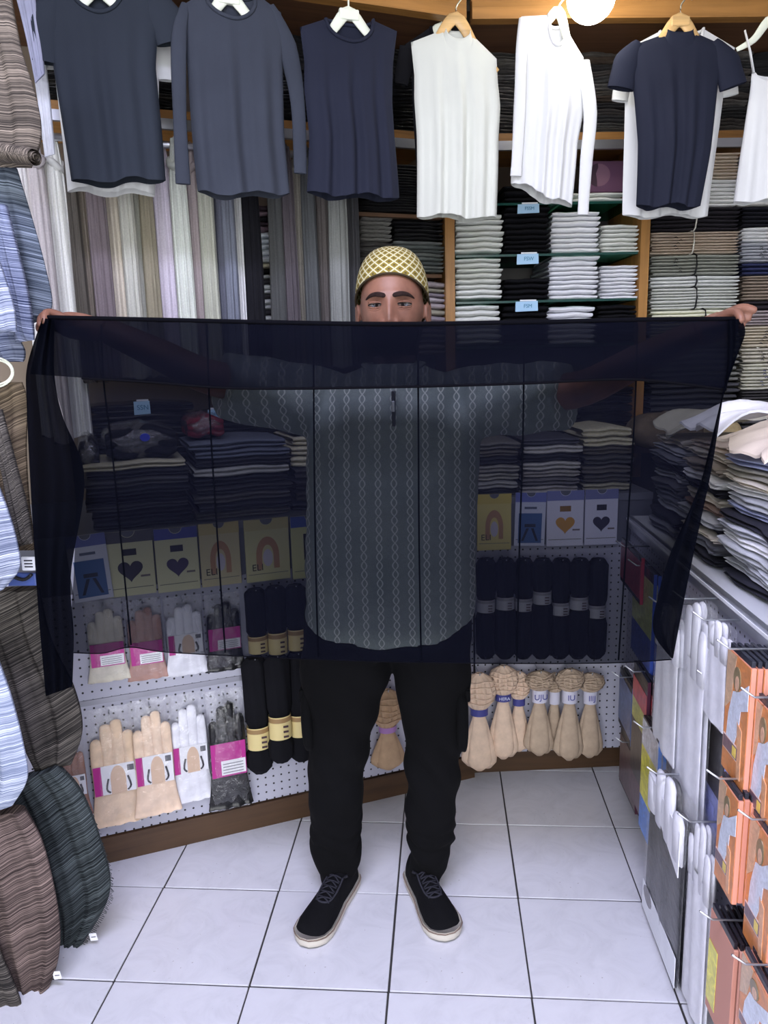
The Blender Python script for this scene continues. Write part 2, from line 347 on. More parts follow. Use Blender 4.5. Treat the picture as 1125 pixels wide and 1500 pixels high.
# ================================================================== FOLDED CLOTH
@cached
def fold_mesh(plies, seed):
    """unit folded garment: x -.5..+.5, y 0 (front fold) ..1, z 0..1, with the plies of the fold showing at front"""
    r = random.Random(seed * 13 + plies); prof = [(1, 0.02), (.5, 0.0), (.10, 0.0)]
    for k in range(plies):
        a, b = k / plies, (k + 1) / plies; q = r.uniform(-.02, .02)
        for f, y in ((.12, .035), (.32, .006), (.5, 0), (.68, .006), (.88, .035)): prof.append((y + q * .6 + .008, a + (b - a) * f))
        if k < plies - 1: prof.append((.075, b))
    prof += [(.10, 1.0), (.5, 1.0), (1, .98)]; nx = 11; R = []
    ph = [r.uniform(0, 6) for _ in range(4)]
    for i in range(nx):
        x = -.5 + i / (nx - 1); e = abs(2 * x) ** 6; row = []
        for (y, z) in prof:
            wz = .07 * math.sin(5 * x + 1.1) + .05 * math.sin(12 * x + .4); wy = .018 * math.sin(7 * x + ph[2]) + .008 * math.sin(19 * x + ph[3] + 3 * z)
            zz = .5 + (z - .5) * (.97 - .28 * e) + wz
            row.append((x * (1 - .012 * math.sin(z * 9 + ph[1])), y + wy * (1 if y < .3 else 0), zz))
        R.append(row)
    m = MB(); o = 0; m.grid(R, flip=True); n = len(prof)
    m.f += [tuple(range(n)), tuple((nx - 1) * n + k for k in reversed(range(n)))]; m.flat += [False, False]
    return m.mesh('folded_cloth')
@cached
def wrapped(rgb):
    """garment in a crinkled clear sleeve"""
    t = NT('wrapped_fabric'); c = s2l(rgb); n = t.noise(t.coord('Object', (1, 3, 2)), 16., 5, .65, 1.2); m = t.noise(t.coord(), 5., 3)
    t.b.inputs['Coat Weight'].default_value = .7; t.b.inputs['Coat Roughness'].default_value = .12
    t.bump(n, 1., .03); return t.set(t.ramp(m, [(.3, shade(c, .7)), (.7, shade(c, 1.25))]), .6, spec=.3)
ORD = 'first second third fourth fifth sixth seventh eighth ninth tenth eleventh twelfth thirteenth fourteenth'.split()
def ordinal(k, n):
    if k == 0: return 'lowest one'
    if k == n - 1: return 'topmost one'
    return ORD[k] + ' from bottom' if k < n / 2 else ORD[n - 1 - k] + ' from top'
def stack(P, out, x0, x1, yb, yt, n, mats, name, label, cat, group=None, depth=.24, plies=1, jx=.004, part_of=None):
    xm, ym = (x0 + x1) / 2, (yb + yt) / 2; u0, u1 = upx(P, x0, ym, out), upx(P, x1, ym, out); z0, z1 = zpx(P, xm, yb, out), zpx(P, xm, yt, out); res = []
    hs = np.array([rnd.uniform(.82, 1.2) for _ in range(n)]); hs *= (z1 - z0) / hs.sum(); z = z0
    for k in range(n):
        m = mats[k % len(mats)] if isinstance(mats, (list, tuple)) else mats
        w = (u1 - u0) * rnd.uniform(.965, 1.0); p = P.w((u0 + u1) / 2 + rnd.uniform(-jx, jx), z, out + rnd.uniform(-jx, jx * .6))
        o = link(name, fold_mesh(plies, rnd.randrange(5)), m)
        o.scale = (w, depth, hs[k] * 1.0); z += hs[k]
        if part_of:
            o.parent = part_of; o.location = (rnd.uniform(-jx, jx), rnd.uniform(-jx, jx), p.z - part_of.location.z)
        else:
            o.location = p; o.rotation_euler = (0, 0, P.rz + rnd.uniform(-.012, .012)); tag(o, label if n == 1 else label + ', ' + ordinal(k, n), cat, group or label)
        res.append(o)
    return res
def bundle(P, out, x0, x1, yb, yt, n, mat, label, tie=None, tx=.5, depth=.24, marks=None, name='scarf_bundle', group=None):
    xm, ym = (x0 + x1) / 2, (yb + yt) / 2; u0, u1 = upx(P, x0, ym, out), upx(P, x1, ym, out); z0, z1 = zpx(P, xm, yb, out), zpx(P, xm, yt, out)
    t = thing(name, label, 'bundle', P.w((u0 + u1) / 2, z0, out), P.rz, group)
    stack(P, out, x0, x1, yb, yt, n, mat, 'folded_scarf', '', '', depth=depth, jx=.003, part_of=t)
    w, h = u1 - u0, z1 - z0
    if tie:
        x = (tx - .5) * w; e = .004
        MB().tube([(x, depth, -.0), (x - .002, .0, 0.001), (x - .001, -e - .004, h * .1), (x + .003, -e - .004, h * .5), (x + .001, -e - .004, h * .92), (x - .002, .01, h + .004), (x, depth, h + .003)], .0028 if tie == 'dark' else .0024, 6).obj('string', plain((18, 18, 20), .7) if tie == 'dark' else plain((225, 222, 210), .6), t)
    if marks:
        for k in range(5):
            x = -.22 * w + rnd.uniform(-.012, .012); z = h * (.2 + .13 * k); a = rnd.uniform(-.6, .6)
            MB().tube([(x, -.006, z), (x + .006 * math.cos(a), -.007, z + .004 * math.sin(a) + .003), (x + .011, -.006, z - .001 + .004 * a)], .0012, 5).obj('ink_mark', plain(marks, .7), t)
    return t
WHT = fabric((234, 235, 238), .04, 8.); WHT2 = fabric((228, 230, 223), .05, 8.); BLK = fabric((20, 20, 24), .2, 8.); NAVY = fabric((33, 37, 52), .12, 5.)
def rows(P, spec):
    for s in spec: stack(P, *s[:-1], **s[-1])
# white and black folded shirts on the glass shelves
def gshelf(x0, x1, k, yt, n, mat, label, plies=1, dx=0, name='folded_shirt'):
    yb = (297, 372, 440, 506)[k] - 1.0
    stack(PB, -.31, x0, x1, yb, yt, n, mat, name, label, 'shirt', None, .26, plies)
for x0, x1, k, yt, n, m, l in [
    (667, 737, 1, 312, 7, WHT2, 'folded ivory shirt by the left post on second glass shelf'), (667, 735, 2, 377, 8, WHT2, 'folded ivory shirt by the left post on third glass shelf'),
    (667, 733, 3, 446, 7, WHT2, 'folded ivory shirt by the left post on lowest glass shelf'),
    (739, 805, 1, 301, 9, BLK, 'folded black shirt in stack behind the upper blue price tag'), (738, 804, 2, 407, 4, BLK, 'folded black shirt in low stack under middle blue price tag'),
    (736, 802, 3, 447, 7, BLK, 'folded black shirt in stack behind the lowest blue price tag'),
    (807, 878, 1, 309, 8, WHT, 'folded bright white shirt beside black stack on second glass shelf'), (805, 877, 2, 373, 9, WHT, 'folded bright white shirt in tall stack on third glass shelf'),
    (803, 872, 3, 448, 7, WHT, 'folded bright white shirt in stack on lowest glass shelf'),
    (880, 936, 1, 328, 7, WHT2, 'folded cream white shirt by the right post on second glass shelf'), (879, 934, 2, 388, 9, WHT, 'folded white shirt by the right post on third glass shelf'),
    (876, 932, 3, 446, 8, BLK, 'folded black shirt by the right post on lowest glass shelf'),
    (738, 812, 0, 270, 3, BLK, 'folded black shirt on the uppermost glass shelf behind white top'), (826, 916, 0, 281, 2, WHT2, 'rumpled white shirt on the uppermost glass shelf by the purple box')]:
    gshelf(x0, x1, k, yt, n, m, l)
# pale blue price tags on the glass edges
def price_tag(P, out, x0, x1, y0, y1, label, txt):
    u0, z1 = P.uz(x0, y0, out); u1, z0 = P.uz(x1, y1, out); t = thing('price_tag', label, 'price tag', P.w((u0 + u1) / 2, z0, out), P.rz); w, h = u1 - u0, z1 - z0
    MB().prism([(-w / 2, 0), (w / 2, .002), (w / 2 - .001, h), (-w / 2 + .001, h - .001)], 0, .0012).obj('paper', plain((168, 206, 232), .6), t)
    o = link('handwriting', text_mesh(txt, h * .5), plain((64, 128, 160), .6), t, (w * .05, -.0008, h * .52)); MB().box((-w * .3, .0, h), (w * .42, .0012, h + .005)).obj('tape', plain((225, 228, 232), .2), t)
price_tag(PB, -.292, 758, 790, 299, 312.5, 'pale blue price tag on the uppermost glass shelf edge', 'FSSM')
price_tag(PB, -.292, 757, 789, 372, 387, 'pale blue price tag on the second glass shelf edge', 'FSW')
price_tag(PB, -.292, 755, 788, 441.5, 456, 'pale blue price tag on the third glass shelf edge', 'FSM')
# purple printed box with a portrait, on the uppermost glass shelf
u0, z1 = PB.uz(858, 236, -.4); u1, z0 = PB.uz(918, 281, -.4)
t = thing('printed_box', 'dusky purple printed box with a portrait print on the uppermost glass shelf', 'box', PB.w((u0 + u1) / 2, z0, -.4), PB.rz); w, h = u1 - u0, z1 - z0
MB().bbox((-w / 2, 0, 0), (w / 2, .07, h), .002).obj('carton', plain((112, 78, 104), .4), t)
MB().prism([(-w * .17 + w * .26 * math.cos(a), h * .55 + h * .36 * math.sin(a)) for a in np.linspace(0, 2 * math.pi, 24, endpoint=False)], -.0008, .0).obj('portrait_print', plain((142, 106, 124), .4), t)
MB().prism([(-w * .17 + w * .28 * math.cos(q), h * .55 + h * .38 * math.sin(q)) for q in np.linspace(math.pi * .55, math.pi * 1.45, 14)] + [(-w * .22, h * .35), (-w * .25, h * .6), (-w * .2, h * .8)], -.0014, -.0008).obj('hair_print', plain((70, 48, 62), .5), t)
# wrapped garments on the high shelf
SP = -.32
def hshelf(P, x0, x1, yt, n, cols, label, yb=197):
    yb = yb if P is PB else yb
    u = upx(P, (x0 + x1) / 2, 190, SP); lo, hi = 150, 260
    for _ in range(40):
        mid = (lo + hi) / 2
        if zpx(P, (x0 + x1) / 2, mid, SP) > SZ + .0135: lo = mid
        else: hi = mid
    stack(P, SP, x0, x1, lo, yt, n, [wrapped(c) for c in cols], 'wrapped_garment', label, 'garment', None, .26, 2, .006)
hshelf(PL, 60, 150, 90, 9, [(36, 36, 40), (60, 56, 52), (28, 28, 32)], 'folded dark garment in clear sleeve, stack behind the navy tee sleeve')
hshelf(PL, 160, 262, 70, 10, [(40, 40, 46), (66, 64, 66), (90, 84, 76)], 'folded dark garment in clear sleeve, stack right of navy tee')
hshelf(PL, 300, 375, 60, 9, [(46, 44, 48), (60, 58, 60)], 'folded dark garment in clear sleeve, stack behind the charcoal long-sleeved top')
hshelf(PL, 385, 480, 50, 12, [(38, 38, 42), (58, 56, 58), (44, 46, 52)], 'folded dark garment in clear sleeve, stack left of the navy sleeveless top')
hshelf(PL, 560, 640, 72, 12, [(22, 23, 27), (28, 28, 32), (20, 20, 24)], 'folded black garment in clear sleeve, stack right of navy sleeveless top')
hshelf(PB, 682, 768, 76, 12, [(120, 118, 116), (96, 92, 90), (132, 128, 124), (84, 80, 78)], 'folded grey garment in clear sleeve, stack between the white hanging tops')
hshelf(PB, 850, 925, 63, 14, [(134, 128, 122), (150, 148, 146), (96, 96, 98), (112, 106, 104), (84, 82, 84), (120, 104, 92)], 'folded grey garment in clear sleeve, stack under the globe lamp')
hshelf(PB, 1040, 1100, 74, 13, [(150, 144, 138), (120, 112, 106), (70, 70, 72), (96, 94, 94)], 'folded taupe garment in clear sleeve, stack right of navy mock-neck tee')
hshelf(PB, 1102, 1170, 74, 12, [(74, 74, 78), (54, 54, 58)], 'folded charcoal garment in clear sleeve, stack behind the white camisole')
# stacks beside the man's head
rows(PL, [(-.33, 528, 576, 399, 354, 6, [wrapped((150, 148, 142)), wrapped((120, 116, 110))], 'wrapped_garment', 'folded grey garment in clear sleeve, stack left of patterned cap', 'garment', {'depth': .24, 'plies': 2}),
  (-.33, 577, 650, 399, 352, 8, [wrapped((150, 160, 154)), wrapped((176, 182, 176)), wrapped((128, 136, 132))], 'wrapped_garment', 'folded sage grey garment in clear sleeve, stack right of patterned cap', 'garment', {'depth': .24, 'plies': 1}),
  (-.34, 577, 650, 351, 317, 6, [wrapped((22, 22, 26)), wrapped((30, 30, 34))], 'wrapped_garment', 'folded black garment in clear sleeve above the sage grey stack', 'garment', {'depth': .22, 'plies': 1}),
  (-.34, 528, 574, 353, 316, 6, [wrapped((196, 194, 184)), wrapped((180, 178, 170))], 'wrapped_garment', 'folded ivory garment in clear sleeve, stack under the navy sleeveless top', 'garment', {'depth': .22, 'plies': 1}),
  (-.34, 528, 648, 311, 240, 9, [wrapped((30, 30, 34)), wrapped((24, 24, 28))], 'wrapped_garment', 'folded black garment in clear sleeve, stack behind the white sleeveless top', 'garment', {'depth': .22, 'plies': 2}),
  (-.33, 600, 655, 520, 412, 13, [fabric((160, 150, 152)), fabric((176, 168, 172)), fabric((140, 132, 140)), fabric((150, 146, 130))], 'folded_scarf', 'folded mauve grey scarf in the stack right of the man\'s ear', 'scarf', {'depth': .24, 'plies': 1}),
  (-.35, 372, 412, 471, 402, 9, [fabric((214, 216, 214)), fabric((60, 58, 62)), fabric((204, 206, 206))], 'folded_scarf', 'folded scarf low in the narrow stack between hanging scarves', 'scarf', {'depth': .2}),
  (-.35, 372, 412, 401, 385, 2, [fabric((24, 24, 28)), fabric((190, 184, 160))], 'folded_scarf', 'folded cloth in the middle of narrow stack between hanging scarves', 'scarf', {'depth': .2}),
  (-.35, 372, 412, 384, 340, 5, [fabric((216, 222, 230))], 'folded_scarf', 'folded white scarf in the narrow stack between hanging scarves', 'scarf', {'depth': .2}),
  (-.35, 372, 412, 339, 300, 5, [fabric((128, 108, 118)), fabric((70, 58, 66)), fabric((34, 32, 38))], 'folded_scarf', 'folded plum scarf on top of narrow stack between hanging scarves', 'scarf', {'depth': .2})])
# tied bundles of scarves, right of the wooden post
zb = zpx(PB, 1040, 648, -.3) - .001
t = thing('corner_cabinet', 'low dark cabinet in the back corner under the tied scarf bundles', 'cabinet', (PB.p[0], PB.p[1], 0), PB.rz)
slab(PB, .615, 1.2, 0, zb - .03, -.3, -.65).obj('body', DARK, t); slab(PB, .615, 1.2, zb - .03, zb, -.29, -.65).obj('top', WOODD, t)
sup = -.3
for y0, y1, n, c, l, tie, tx, mk in [
    (648, 612, 5, (70, 68, 70), 'bundle of dark grey folded scarves at the foot of first column', None, .5, None), (612, 560, 6, (58, 58, 62), 'bundle of charcoal folded scarves low in first column behind black cloth', None, .5, None),
    (560, 500, 7, (96, 96, 92), 'bundle of grey folded scarves behind the black cloth corner', None, .5, None), (500, 471, 5, (150, 146, 130), 'bundle of olive grey folded scarves just under cloth edge, first column', None, .5, None),
    (471, 453, 3, (196, 196, 172), 'bundle of cream folded scarves tied with dark string below man\'s raised hand', 'dark', .6, None), (453, 420, 7, (168, 170, 164), 'thick bundle of pale grey folded scarves tied with dark string', 'dark', .5, None),
    (420, 403, 3, (172, 174, 170), 'thin bundle of pale grey folded scarves tied with dark string', 'dark', .5, None), (403, 372, 6, (122, 124, 116), 'bundle of olive grey folded scarves tied with dark string, above pale grey bundles', 'dark', .5, (30, 30, 34)),
    (372, 338, 8, (150, 138, 124), 'bundle of taupe folded scarves tied with white string', 'white', .47, (40, 36, 34)), (338, 303, 6, (36, 34, 38), 'bundle of black folded scarves tied with white string, under navy mock-neck tee', 'white', .5, None),
    (303, 262, 7, (210, 204, 186), 'bundle of ivory folded scarves right of the navy mock-neck tee hem', None, .5, None), (262, 222, 8, (170, 158, 142), 'bundle of beige folded scarves under the high shelf, first column', None, .5, None)]:
    bundle(PB, sup, 953, 1083, y0, y1 + .6, n, fabric(tuple(min(245, int(v * 1.28)) for v in c), .14), l, tie, tx, .26, mk)
for y0, y1, n, c, l, tie, tx, mk in [
    (648, 612, 4, (74, 72, 74), 'bundle of dark grey folded scarves at the foot of second column', 'white', .35, None), (611, 594, 3, (132, 138, 128), 'thin bundle of sage folded scarves tied with white string', 'white', .35, (30, 30, 34)),
    (594, 571, 5, (64, 62, 64), 'bundle of charcoal folded scarves low in second column', None, .5, None), (571, 531, 8, (170, 168, 156), 'bundle of pale grey scarves with blue ink marks', None, .5, (44, 50, 120)),
    (531, 508, 4, (164, 160, 148), 'bundle of pale grey scarves with dark ink marks, beneath the beige bundle', None, .5, (40, 40, 48)), (508, 476, 7, (166, 158, 142), 'bundle of beige scarves with dark ink marks near the raised fingers', None, .5, (40, 42, 60)),
    (476, 453, 5, (140, 132, 132), 'bundle of mauve grey folded scarves behind the raised fingers', None, .5, None), (453, 439, 2, (40, 38, 42), 'thin bundle of black folded scarves above the raised fingers', None, .5, None),
    (439, 402, 8, (128, 116, 104), 'bundle of brown taupe folded scarves in second column', None, .5, None), (402, 383, 3, (44, 48, 76), 'thin bundle of navy blue folded scarves', None, .5, None),
    (383, 353, 6, (150, 152, 158), 'bundle of blue grey folded scarves with ink marks', None, .5, (36, 36, 42)), (353, 331, 4, (206, 206, 194), 'bundle of ivory folded scarves in second column', None, .5, None),
    (331, 300, 5, (30, 30, 36), 'bundle of black folded scarves under the white camisole', None, .5, None), (300, 222, 8, (190, 186, 180), 'bundle of pale folded scarves behind the white camisole', None, .5, None)]:
    bundle(PB, sup, 1086, 1190, y0, y1 + .6, n, fabric(tuple(min(245, int(v * 1.28)) for v in c), .14), l, tie, tx, .26, mk)
# ================================================================== TOPS ON HANGERS
def poly_at(pts, z):
    """x on a polyline given as (x,z) with falling z"""
    zs = [p[1] for p in pts][::-1]; xs = [p[0] for p in pts][::-1]; return np.interp(z, zs, xs)
def top(P, out, name, label, cat, mat, tips, neck, drop, left, right, hem, sleeves=(), mock=0, D=.035, folds=5, famp=.008, collar_mat=None, seed=0, hemsag=0., back_drop=6, group=None, straps=None):
    """tips/neck: two px points each; drop: px y of the neckline; left/right: side outlines below the tips in px; hem: px y"""
    r = random.Random(seed); cx = (tips[0][0] + tips[1][0]) / 2; u0, z0 = P.uz(cx, hem, out)
    def c(p): u, z = P.uz(p[0], p[1], out); return (u - u0, z - z0)
    Lp = [c(p) for p in [tips[0]] + list(left)]; Rp = [c(p) for p in [tips[1]] + list(right)]
    nl, nr = c(neck[0]), c(neck[1]); zd = c(((neck[0][0] + neck[1][0]) / 2, drop))[1]; zbk = c(((neck[0][0] + neck[1][0]) / 2, (neck[0][1] + neck[1][1]) / 2 + back_drop))[1]
    t = thing(name, label, cat, P.w(u0, z0, out), P.rz, group); N, Mv = 45, 34
    sn0 = (nl[0] - Lp[0][0]) / (Rp[0][0] - Lp[0][0]); sn1 = (nr[0] - Lp[0][0]) / (Rp[0][0] - Lp[0][0])
    S = np.unique(np.concatenate([np.linspace(0, sn0, 13), np.linspace(sn0, sn1, 21), np.linspace(sn1, 1, 13)])); hl, hr = Lp[-1][1], Rp[-1][1]
    ph = [r.uniform(0, 6.28) for _ in range(4)]; edges = {}
    for side in (-1, 1):
        G = []; UV = []; E = []
        for s in S:
            zt0 = np.interp(s, [0, sn0, sn1, 1], [Lp[0][1], nl[1], nr[1], Rp[0][1]]); zt = zt0
            if sn0 < s < sn1:
                q = (s - sn0) / (sn1 - sn0) * 2 - 1; low = zd if side < 0 else zbk; base = np.interp(s, [sn0, sn1], [nl[1], nr[1]]); zt = base + (low - base) * math.sqrt(max(0, 1 - q * q)) ** .9
            zb = hl + (hr - hl) * s + .006 * math.sin(s * 11 + ph[0]) - hemsag * math.sin(math.pi * s); col = []; uvc = []
            for k in range(Mv):
                z = zb + (zt - zb) * (k / (Mv - 1)); xl, xr = poly_at(Lp, z), poly_at(Rp, z); x = xl + (xr - xl) * s
                prof = max(0, 1 - (2 * s - 1) ** 2) ** .42; tt = max(0, min(1, (zt0 - z) / .10)); fade = smooth1((zt0 - z) / .35)
                wav = .7 * famp * (math.sin(folds * 2 * math.pi * s + ph[1] + .9 * (zt - z)) + .6 * math.sin(folds * 3.7 * s * math.pi + ph[2])) * fade * prof
                y = side * D * prof * tt ** .35 * (.55 + .45 * fade) + (wav if side < 0 else wav * .5)
                col.append((x + .003 * math.sin(9 * z + ph[3]), y, z)); uvc.append((x, z))
            G.append(col); UV.append(uvc); E.append(col[-1])
        edges[side] = E
        if side < 0: mb = MB()
        mb.grid(G, UV, flip=(side > 0))
    o = mb.obj('body', mat, t)
    i0, i1 = [int(np.argmin(abs(S - q))) for q in (sn0, sn1)]
    ring = edges[-1][i0:i1 + 1] + edges[1][i0:i1 + 1][::-1][1:-1]; ring = np.array(ring)
    if mock:
        cen = ring.mean(0); R = []; zlo, zhi = ring[:, 2].min(), ring[:, 2].max()
        for f, g in ((0, 1.0), (.35, .93), (.7, .88), (1, .87), (1.0, .83), (.5, .83)): R.append([((p[0] - cen[0]) * g + cen[0], (p[1] - cen[1]) * (g * 1.0) + cen[1], p[2] + mock * f * (1.1 - .8 * (p[2] - zlo) / (zhi - zlo))) for p in ring])
        MB().grid(np.array(R), cv=True, flip=True).obj('mock_collar', collar_mat or mat, t)
    elif not straps:
        pts = np.vstack([ring, ring[:1]]); MB().tube(pts + np.array((0, -.001, 0)), .0052, 8, 1.0, False, (0, 1, 0)).obj('neckband', collar_mat or mat, t)
    for sl in sleeves:
        pts = np.array([[c(p)[0], dy, c(p)[1]] for p, dy in zip(sl['pts'], sl.get('y', [0] * 9))]); pts = catmull(pts, 16)
        k = np.linalg.norm(P.hit(100, 100, out) - CAM) / F
        w = np.interp(np.linspace(0, 1, 16), np.linspace(0, 1, len(sl['w'])), sl['w']) * .00205
        w = w * (1 + .025 * np.sin(np.arange(16) * .9 + ph[0]))
        MB().tube(pts, w, 16, .42, False, (0, 1, 0), .3).obj('sleeve', mat, t)
        MB().tube(pts[-2:] + np.array(((0, 0, 0), (0, 0, -.0005))), [w[-1] * 1.03, w[-1] * 1.03], 16, .43, False, (0, 1, 0), .3).obj('cuff', mat, t)
    if straps:
        for a, b, y in straps: MB().tube([(c(a)[0], y, c(a)[1]), (c(((a[0] + b[0]) / 2, (a[1] + b[1]) / 2))[0], y * 1.2, c(((a[0] + b[0]) / 2, (a[1] + b[1]) / 2))[1]), (c(b)[0], y * .6, c(b)[1])], .005, 8, .4).obj('strap', mat, t)
    return t
def hanger(P, out, label, hook, mid, ends, mat, thick=.011, clip=None, rail_z=2.508, group=None):
    """hook: px of hook shaft foot; ends: px of the two shoulder ends"""
    u0, z0 = P.uz(mid[0], mid[1], out); t = thing('clothes_hanger', label, 'hanger', P.w(u0, z0, out), P.rz, group)
    def c(p): u, z = P.uz(p[0], p[1], out); return np.array((u - u0, 0, z - z0))
    a, b = c((ends[0][0] + 5, ends[0][1] + 13)), c((ends[1][0] - 5, ends[1][1] + 13)); top_ = np.array((0, 0, .0)); pts = catmull([a, a * .5 + top_ * .5 + np.array((0, 0, -.010)), top_ + np.array((0, 0, .006)), b * .5 + top_ * .5 + np.array((0, 0, -.010)), b], 21)
    rr = np.interp(np.linspace(0, 1, 21), [0, .5, 1], [.5, 1.25, .5]) * thick * 1.15
    MB().tube(pts, rr, 12, .34, True, (0, 1, 0)).obj('shoulder_bar', mat, t)
    if clip: MB().bbox((-.028, -.008, -.014), (.028, .008, .014), .004).obj('centre_plate', mat, t)
    h = rail_z - z0; hp = [(0, 0, .008), (0, 0, h - .062), (.004, 0, h - .05), (.02, 0, h - .03), (.0225, 0, h - .012), (.016, 0, h + .006), (0, 0, h + .0125), (-.014, 0, h + .006), (-.018, 0, h - .008)]
    MB().tube(catmull(hp, 28), .0026, 8).obj('hook', plain((205, 200, 180), .25, .9) if mat is not WHITEP else WHITEP, t); return t
TW = fabric((216, 217, 217), .03, 4., .75, .12); TI = fabric((204, 206, 197), .03, 4., .8, .12); TN = fabric((34, 37, 51), .10, 4., .85, .2); TN2 = fabric((42, 47, 56), .08, 4., .85, .2); TC = fabric((55, 59, 69), .10, 5., .9, .25); HW = wood((206, 168, 112), 'x', .35)
o1, o2 = .05, -.035
top(PL, o1, 'tee_shirt', 'navy short-sleeved tee hanging with a white tee behind it', 'shirt', TN2, [(66, -14), (236, -22)], [(100, -30), (184, -34)], 22, [(76, 60), (80, 100), (92, 190), (103, 268)], [(232, 60), (230, 100), (236, 180), (241, 262)], 274,
    [{'pts': [(82, -18), (66, 30), (66, 92)], 'w': [8, 18, 14]}, {'pts': [(216, -24), (238, 22), (252, 64)], 'w': [8, 23, 18]}], folds=3, famp=.008, seed=1, hemsag=.004)
top(PL, o2, 'tee_shirt', 'white short-sleeved tee hanging behind the navy tee', 'shirt', TW, [(62, 0), (232, -8)], [(100, -20), (184, -22)], 10, [(74, 70), (80, 110), (88, 190), (98, 280)], [(235, 70), (233, 110), (231, 180), (226, 284)], 282,
    [{'pts': [(66, 10), (70, 60), (76, 100)], 'w': [16, 14, 12]}, {'pts': [(218, -6), (236, 40), (244, 118)], 'w': [8, 16, 11]}], folds=4, seed=2)
hanger(PL, o1, 'white plastic hanger inside the navy tee', None, (142, -12), [(84, 2), (202, 0)], WHITEP, .012, True)
top(PL, o1, 'long_sleeved_top', 'charcoal grey long-sleeved top with round neck', 'shirt', TC, [(258, 12), (410, 18)], [(297, -12), (373, -10)], 30, [(268, 50), (273, 90), (283, 200), (291, 284)], [(414, 60), (413, 90), (418, 200), (426, 283)], 288,
    [{'pts': [(272, 6), (261, 60), (262, 170), (267, 272)], 'w': [5, 9.5, 8.5, 9], 'y': [-.0, -.02, -.02, -.02]}, {'pts': [(396, 8), (420, 66), (436, 150), (440, 254)], 'w': [5, 13, 10, 8.5], 'y': [0, .0, .0, .0]}], folds=3, famp=.01, seed=3, hemsag=.006)
hanger(PL, o1, 'white plastic hanger inside the charcoal long-sleeved top', None, (335, -2), [(272, 22), (400, 26)], WHITEP, .012, True)
top(PL, o1, 'sleeveless_top', 'navy sleeveless top with round neck on white plastic hanger', 'shirt', TN, [(441, 40), (583, 46)], [(478, 28), (548, 30)], 64, [(447, 90), (446, 130), (452, 200), (448, 284)], [(577, 95), (575, 150), (577, 200), (584, 290)], 290, folds=4, famp=.011, seed=4, hemsag=.003)
hanger(PL, o1, 'white plastic hanger with wide plate in the navy sleeveless top', None, (511, 22), [(450, 48), (574, 54)], WHITEP, .012, True)
top(PL, o2 - .045, 'tee_shirt', 'black top half hidden behind the white sleeveless mock-neck top', 'shirt', BLK, [(592, 66), (700, 60)], [(630, 40), (668, 38)], 70, [(604, 100), (606, 160), (610, 250)], [(700, 110), (700, 170), (700, 250)], 252, [{'pts': [(598, 72), (590, 110), (588, 124)], 'w': [14, 12, 10]}], D=.02, folds=3, seed=11)
hanger(PL, o2 - .045, 'white plastic hanger inside the half hidden black top', None, (646, 44), [(586, 64), (700, 66)], WHITEP, .011)
top(PB, o1, 'sleeveless_top', 'ivory sleeveless mock-neck top on light wooden hanger', 'shirt', TI, [(603, 62), (728, 86)], [(650, 44), (694, 52)], 80, [(607, 110), (606, 145), (609, 200), (611, 316)], [(729, 120), (732, 155), (729, 200), (728, 322)], 319, mock=.034, folds=4, famp=.012, seed=5)
hanger(PB, o1, 'light wooden hanger inside the ivory sleeveless mock-neck top', None, (668, 30), [(604, 66), (734, 92)], HW, .013)
top(PB, o1, 'long_sleeved_top', 'bright white long-sleeved top lit by the globe lamp', 'shirt', TW, [(764, 24), (856, 84)], [(804, 22), (832, 44)], 70, [(759, 70), (757, 100), (752, 180), (747, 266)], [(860, 120), (857, 160), (846, 210), (836, 303)], 288,
    [{'pts': [(768, 28), (760, 90), (757, 180), (752, 262)], 'w': [8, 8, 8, 8], 'y': [0, -.03, -.035, -.035]}, {'pts': [(854, 90), (860, 170), (853, 240), (848, 318)], 'w': [10, 10, 9, 8], 'y': [0, -.03, -.04, -.04]}], folds=4, famp=.009, seed=6, D=.04, hemsag=.008)
hanger(PB, o1, 'pale hanger inside the bright white long-sleeved top', None, (818, 20), [(770, 30), (850, 74)], WHITEP, .011)
top(PB, o1, 'tee_shirt', 'navy short-sleeved mock-neck tee on wooden hanger over a white tee', 'shirt', TN, [(913, 72), (1070, 70)], [(974, 50), (1020, 48)], 74, [(926, 120), (929, 142), (933, 210), (931, 303)], [(1053, 118), (1050, 142), (1040, 220), (1025, 303)], 303,
    [{'pts': [(936, 62), (918, 92), (909, 130)], 'w': [6, 19, 19]}, {'pts': [(1046, 60), (1064, 92), (1074, 127)], 'w': [6, 20, 20]}], mock=.04, folds=4, famp=.008, seed=7)
top(PB, o2, 'tee_shirt', 'white short-sleeved tee hanging behind the navy mock-neck tee', 'shirt', TW, [(909, 76), (1076, 70)], [(966, 46), (1030, 42)], 70, [(916, 120), (914, 142), (914, 210), (913, 318)], [(1060, 118), (1058, 142), (1048, 230), (1038, 316)], 318,
    [{'pts': [(934, 66), (916, 106), (908, 148)], 'w': [6, 15, 12]}, {'pts': [(1050, 64), (1064, 104), (1070, 140)], 'w': [6, 15, 12]}], D=.02, folds=5, famp=.009, seed=8)
hanger(PB, o1, 'honey brown wooden hanger inside the navy mock-neck tee', None, (996, 32), [(930, 72), (1056, 70)], HW, .014, True)
top(PB, o1, 'camisole', 'white camisole with thin straps on a white hanger', 'shirt', TW, [(1100, 108), (1166, 104)], [(1106, 106), (1160, 104)], 122, [(1098, 130), (1092, 170), (1084, 230), (1076, 296)], [(1168, 130), (1172, 200), (1180, 296)], 298, folds=3, seed=9, straps=[((1088, 47), (1102, 108), -.012), ((1176, 40), (1163, 106), -.012)])
hanger(PB, o1, 'white plastic hanger carrying the white camisole', None, (1130, 32), [(1074, 60), (1190, 52)], WHITEP, .01)
